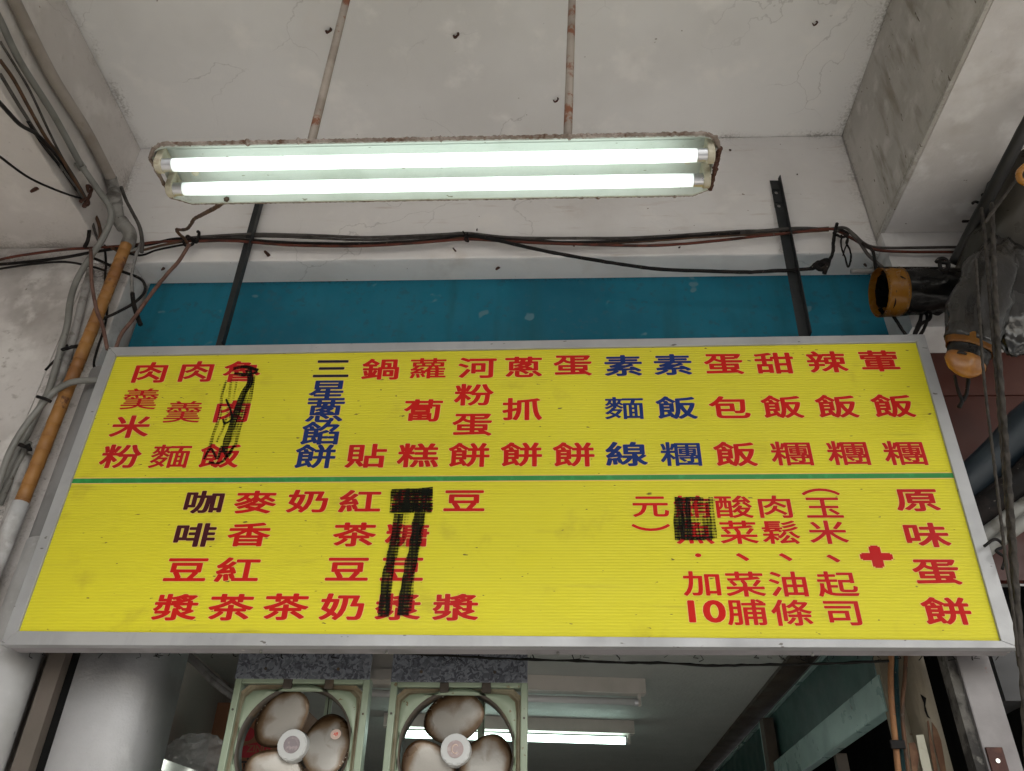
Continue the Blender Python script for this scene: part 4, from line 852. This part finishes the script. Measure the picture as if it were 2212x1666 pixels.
a, c = P(2060, 1085, y=2.46), P(2260, 880, y=2.30)
t = thing('rolled_awning', 'dark navy rolled awning slanting behind the ropes', 'awning', a); obj('roll', sweep(NB(), [a.lerp(c, i / 10) for i in range(11)], .062, 16, disp=lump(.008, 14)), M_navy, t, True)
a, c = P(2080, 1145, y=2.44), P(2300, 960, y=2.28); obj('roll', sweep(NB(), [a.lerp(c, i / 10) for i in range(11)], .05, 16, disp=lump(.01, 14)), M_wblk, t, True)
for dy, lab in ((0, 'ivory hose end slanting behind the ropes'), (34, 'second ivory hose just below the first')):
    a, c = P(2105, 1175 + dy, y=2.40), P(2290, 1035 + dy, y=2.30); obj('hose', sweep(NB(), [a.lerp(c, i / 10) for i in range(11)], .024 - dy * .0001, 14, disp=lump(.003, 24)), M_hose, None, True, label=lab, cat='hose', group='ivory hoses right of the sign')
cable('cable', 'black wires tied round the ivory hose', [(2126, 1180), (2150, 1165), (2168, 1180), (2152, 1190), (2170, 1205), (2165, 1230)], .004, M_wblk, 2.27, cat='wire')
# tarpaulin
YT = 2.28
t = thing('tarpaulin', 'bundle of dark tarpaulin and clear plastic sheeting roped up at the right', 'tarpaulin', P(2160, 600, y=2.2))
def fold(amp, sc, seed):
    def f(p, s, a):
        q = Vector((math.cos(a) * 1.2, math.sin(a) * 1.2, s * sc + seed)); n1 = noise.noise(q); n2 = noise.noise(q * 2.7)
        return amp * (1 - abs(n1) * 3.2) + amp * .35 * (1 - abs(n2) * 3)
    return f
def blob(name, pts, m, seed, amp=.014, sc=3.0, n=64, par=None, flat=1.0):
    path = catmull([P(q[0], q[1], y=q[2]) for q in pts], 10); rs = [q[3] for q in pts]
    def rad(s):
        u = s * (len(rs) - 1); i = min(int(u), len(rs) - 2); f = u - i; f = f * f * (3 - 2 * f); return rs[i] + (rs[i + 1] - rs[i]) * f
    return obj(name, sweep(NB(), path, rad, n, disp=fold(amp, sc, seed), flat=flat, up=Vector((0, 1, 0)) if flat < 1 else None), m, par or t, True)
blob('sheeting', [(2305, 250, 2.02, .125), (2246, 380, 2.10, .14), (2185, 500, 2.19, .125), (2132, 590, 2.26, .10), (2110, 650, 2.3, .07)], M_tarp2, 1, .010, 1.6)
blob('sheeting', [(2330, 420, 2.22, .12), (2290, 540, 2.24, .13), (2230, 640, 2.28, .12), (2190, 700, 2.34, .08)], M_tarp2, 7, .010, 1.6)
blob('tarp_body', [(2185, 550, 2.13, .075), (2200, 640, 2.13, .110), (2196, 700, 2.13, .092), (2190, 742, 2.13, .052), (2184, 766, 2.13, .012)], M_tarp, 13, .009, 2.2, flat=.5)
blob('tarp_sleeve', [(2175, 530, 2.12, .055), (2140, 600, 2.10, .086), (2112, 670, 2.09, .082), (2098, 745, 2.08, .070)], M_tarp, 21, .011, 2.6, flat=.5)
# lower orange hems
def band(c0, c1, r0, r1, m, par, name='orange_hem', n=40, amp=.003, th=.003, flat=.45):
    bm = NB(); sweep(bm, [c0.lerp(c1, i / 6) for i in range(7)], lambda s: r0 + (r1 - r0) * s, n, cap=False, disp=fold(amp, 2, 40 * r0), flat=flat, up=Vector((0, 1, 0)))
    bmesh.ops.solidify(bm, geom=bm.faces[:], thickness=th); return obj(name, bm, m, par, True)
band(P(2098, 728, y=2.08), P(2094, 758, y=2.075), .0715, .070, M_orange, t)
band(P(2094, 756, y=2.075), P(2088, 782, y=2.07), .062, .056, M_tarp, t, 'tarp_neck')
bm = sweep(NB(), [P(2088, 773, y=2.07), P(2086, 782, y=2.07), P(2085, 792, y=2.07), P(2083, 801, y=2.07), P(2082, 808, y=2.07), P(2081, 812, y=2.07)], lambda s: (.056, .058, .054, .044, .031, .012)[min(5, int(s * 5 + .5))], 32, disp=fold(.003, 2, 3), flat=.45, up=Vector((0, 1, 0))); obj('orange_hem', bm, M_orange, t, True)
for pts in ([(2062, 812), (2070, 845), (2078, 866), (2072, 880)], [(2092, 818), (2088, 850), (2080, 866)]):
    obj('tie_strap', sweep(NB(), catmull([P(x_, y_, y=2.14) for x_, y_ in pts], 5), .006, 6, disp=lump(.002, 60)), M_wblk, t, True)
# horizontal sleeve with open orange hemmed mouth
t2 = thing('tarpaulin_sleeve', 'black tarpaulin sleeve with an open orange hemmed mouth at the blue board', 'tarpaulin', P(1905, 632, y=2.33))
c0 = P(1912, 632, y=2.31); c1 = P(2100, 626, y=2.31)
bm = NB(); sweep(bm, [c0.lerp(c1, i / 16) for i in range(17)], lambda s: .084 - .006 * s, 48, cap=False, disp=fold(.005, 3, 11)); bmesh.ops.solidify(bm, geom=bm.faces[:], thickness=.003)
obj('sleeve', bm, M_tarp, t2, True)
h0 = c0.lerp(c1, -.08); h1 = c0.lerp(c1, .175)
bm = NB(); sweep(bm, [h0.lerp(h1, i / 6) for i in range(7)], .088, 48, cap=False, disp=fold(.002, 2, 11)); bmesh.ops.solidify(bm, geom=bm.faces[:], thickness=.004); obj('orange_hem', bm, M_orange, t2, True)
bm = NB(); dd = (h1 - h0).normalized()
for s_ in (.06, .2):
    for k in range(46):
        a_ = 2 * math.pi * k / 46; q = h0.lerp(h1, s_ + .7 * (s_ > .1)); u_ = Vector((0, 1, 0)); v_ = dd.cross(u_)
        w0 = q + (u_ * math.cos(a_) + v_ * math.sin(a_)) * .0915; a2_ = a_ + .07; w1 = q + (u_ * math.cos(a2_) + v_ * math.sin(a2_)) * .0915
        sweep(bm, [w0, w1], .0009, 4)
obj('stitching', bm, M_thread, t2, kind='stuff')
# poles
cable('roller_pole', 'dark roller pole slanting along the top of the tarpaulin', [(2290, 130, 1.66), (2222, 262, 1.80), (2160, 380, 1.98), (2108, 480, 2.16), (2062, 570, 2.30)], .0195, M_pole, n=12, amp=.002, cat='pole')
cable('roller_pole', 'thin grey pipe stub on top of the tarpaulin sleeve', [(1838, 586, 2.37), (1892, 586, 2.37), (1960, 585, 2.36)], .0088, M_greyp, n=14, amp=0, cat='pipe')
cable('roller_pole', 'black rod carrying the sleeve beneath the pale wall', [(1892, 580, 2.36), (1960, 580, 2.35), (2040, 581, 2.34), (2075, 585, 2.33)], .006, M_wblk, n=10, amp=.001, cat='rod')
for lab, pts, r in (('black wire tuft sticking out of the roller pole', [(2100, 440), (2108, 436), (2118, 442), (2112, 450)], .004), ('black wire twist halfway along the roller pole', [(2122, 420), (2128, 428), (2134, 418), (2140, 428)], .006), ('thick black tie where pole and sleeve meet', [(2022, 566), (2030, 560), (2044, 562), (2048, 580), (2036, 584), (2030, 568), (2052, 570)], .006)):
    cable('wire_tie', lab, pts, r, M_wblk, 2.17, amp=.003, cat='wire')
obj('pulley_tab', bevbox(P(2080, 478, y=2.24), P(2112, 470, y=2.25) + Vector((0, 0, -.02)), .004), M_wblk, None, label='black hook plate beside the roller pole', cat='hook')
for lab, pts in (('black cord loop under the tarpaulin sleeve', [(1992, 668), (1988, 690), (1975, 722)]), ('second black cord crossing under the sleeve', [(1998, 668), (2003, 690), (1996, 710), (1988, 724)]), ('curled black cord touching the hanging tarpaulin', [(1978, 722), (1990, 700), (2008, 690), (2012, 676), (2026, 678), (2042, 668)]), ('straight black cord left of the cord loops', [(1928, 680), (1942, 702), (1957, 724)])):
    cable('cord', lab, pts, .0055, M_wblk, 2.36, amp=.0015, group='cords under the tarpaulin sleeve', cat='cord')
obj('orange_ring', sweep(NB(), catmull([P(2215, 358, y=1.80), P(2202, 372, y=1.80), P(2203, 388, y=1.80), P(2216, 396, y=1.80)], 6), .010, 10), M_orange, None, True, label='orange vinyl scrap at the top right edge', cat='scrap')
# ropes
def rope(label, pts, r, y):
    path = dense(catmull([P(q[0], q[1], y=y) for q in pts], 8), .006); Ls = sum((b_ - a_).length for a_, b_ in zip(path[:-1], path[1:]))
    bm = sweep(NB(), path, r, 12, disp=lambda p, s, a: r * .22 * math.cos(3 * a + s * Ls / (r * 9) * 6.283)); return obj('rope', bm, M_rope, None, True, label=label, cat='rope', group='ropes at the right edge')
rope('thick twisted rope falling past the right end of the sign', [(2142, 440), (2146, 540), (2153, 700), (2160, 800), (2172, 950), (2185, 1120), (2196, 1280), (2208, 1440), (2222, 1690)], .0072, 1.99)
rope('twin twisted rope just left of the thickest one', [(2120, 450), (2130, 540), (2143, 700), (2152, 800), (2164, 950), (2178, 1120), (2190, 1280), (2203, 1440)], .0055, 2.0)
rope('thin rope hanging nearest the sign', [(2108, 560), (2116, 680), (2124, 800), (2140, 940), (2155, 1060), (2170, 1190), (2186, 1300), (2200, 1420)], .0038, 1.99)
rope('rope drawn along the roller pole to the upper right', [(2232, 330), (2190, 395), (2150, 450), (2128, 480)], .005, 1.95)
# ceiling hooks and spots
for px, py, lab in ((713, 62, 'small dark hook on the ceiling left of the lamp rods'), (988, 72, 'dark rusty hook on the ceiling between the lamp rods'), (1762, 46, 'small dark stub on the ceiling near the right beam'), (1203, 212, 'tiny dark stub on the ceiling beside the right lamp rod')):
    p = P(px, py, z=3.05); r_ = .008 if px in (713, 988) else .005
    obj('ceiling_hook', sweep(NB(), catmull([p + Vector((0, 0, .01)), p + Vector((.004, 0, -.012)), p + Vector((-.01, .004, -.022)), p + Vector((-.014, 0, -.014))], 4), r_ * .6, 8, disp=lump(.003, 90)), M_nail, None, True, label=lab, cat='hook')
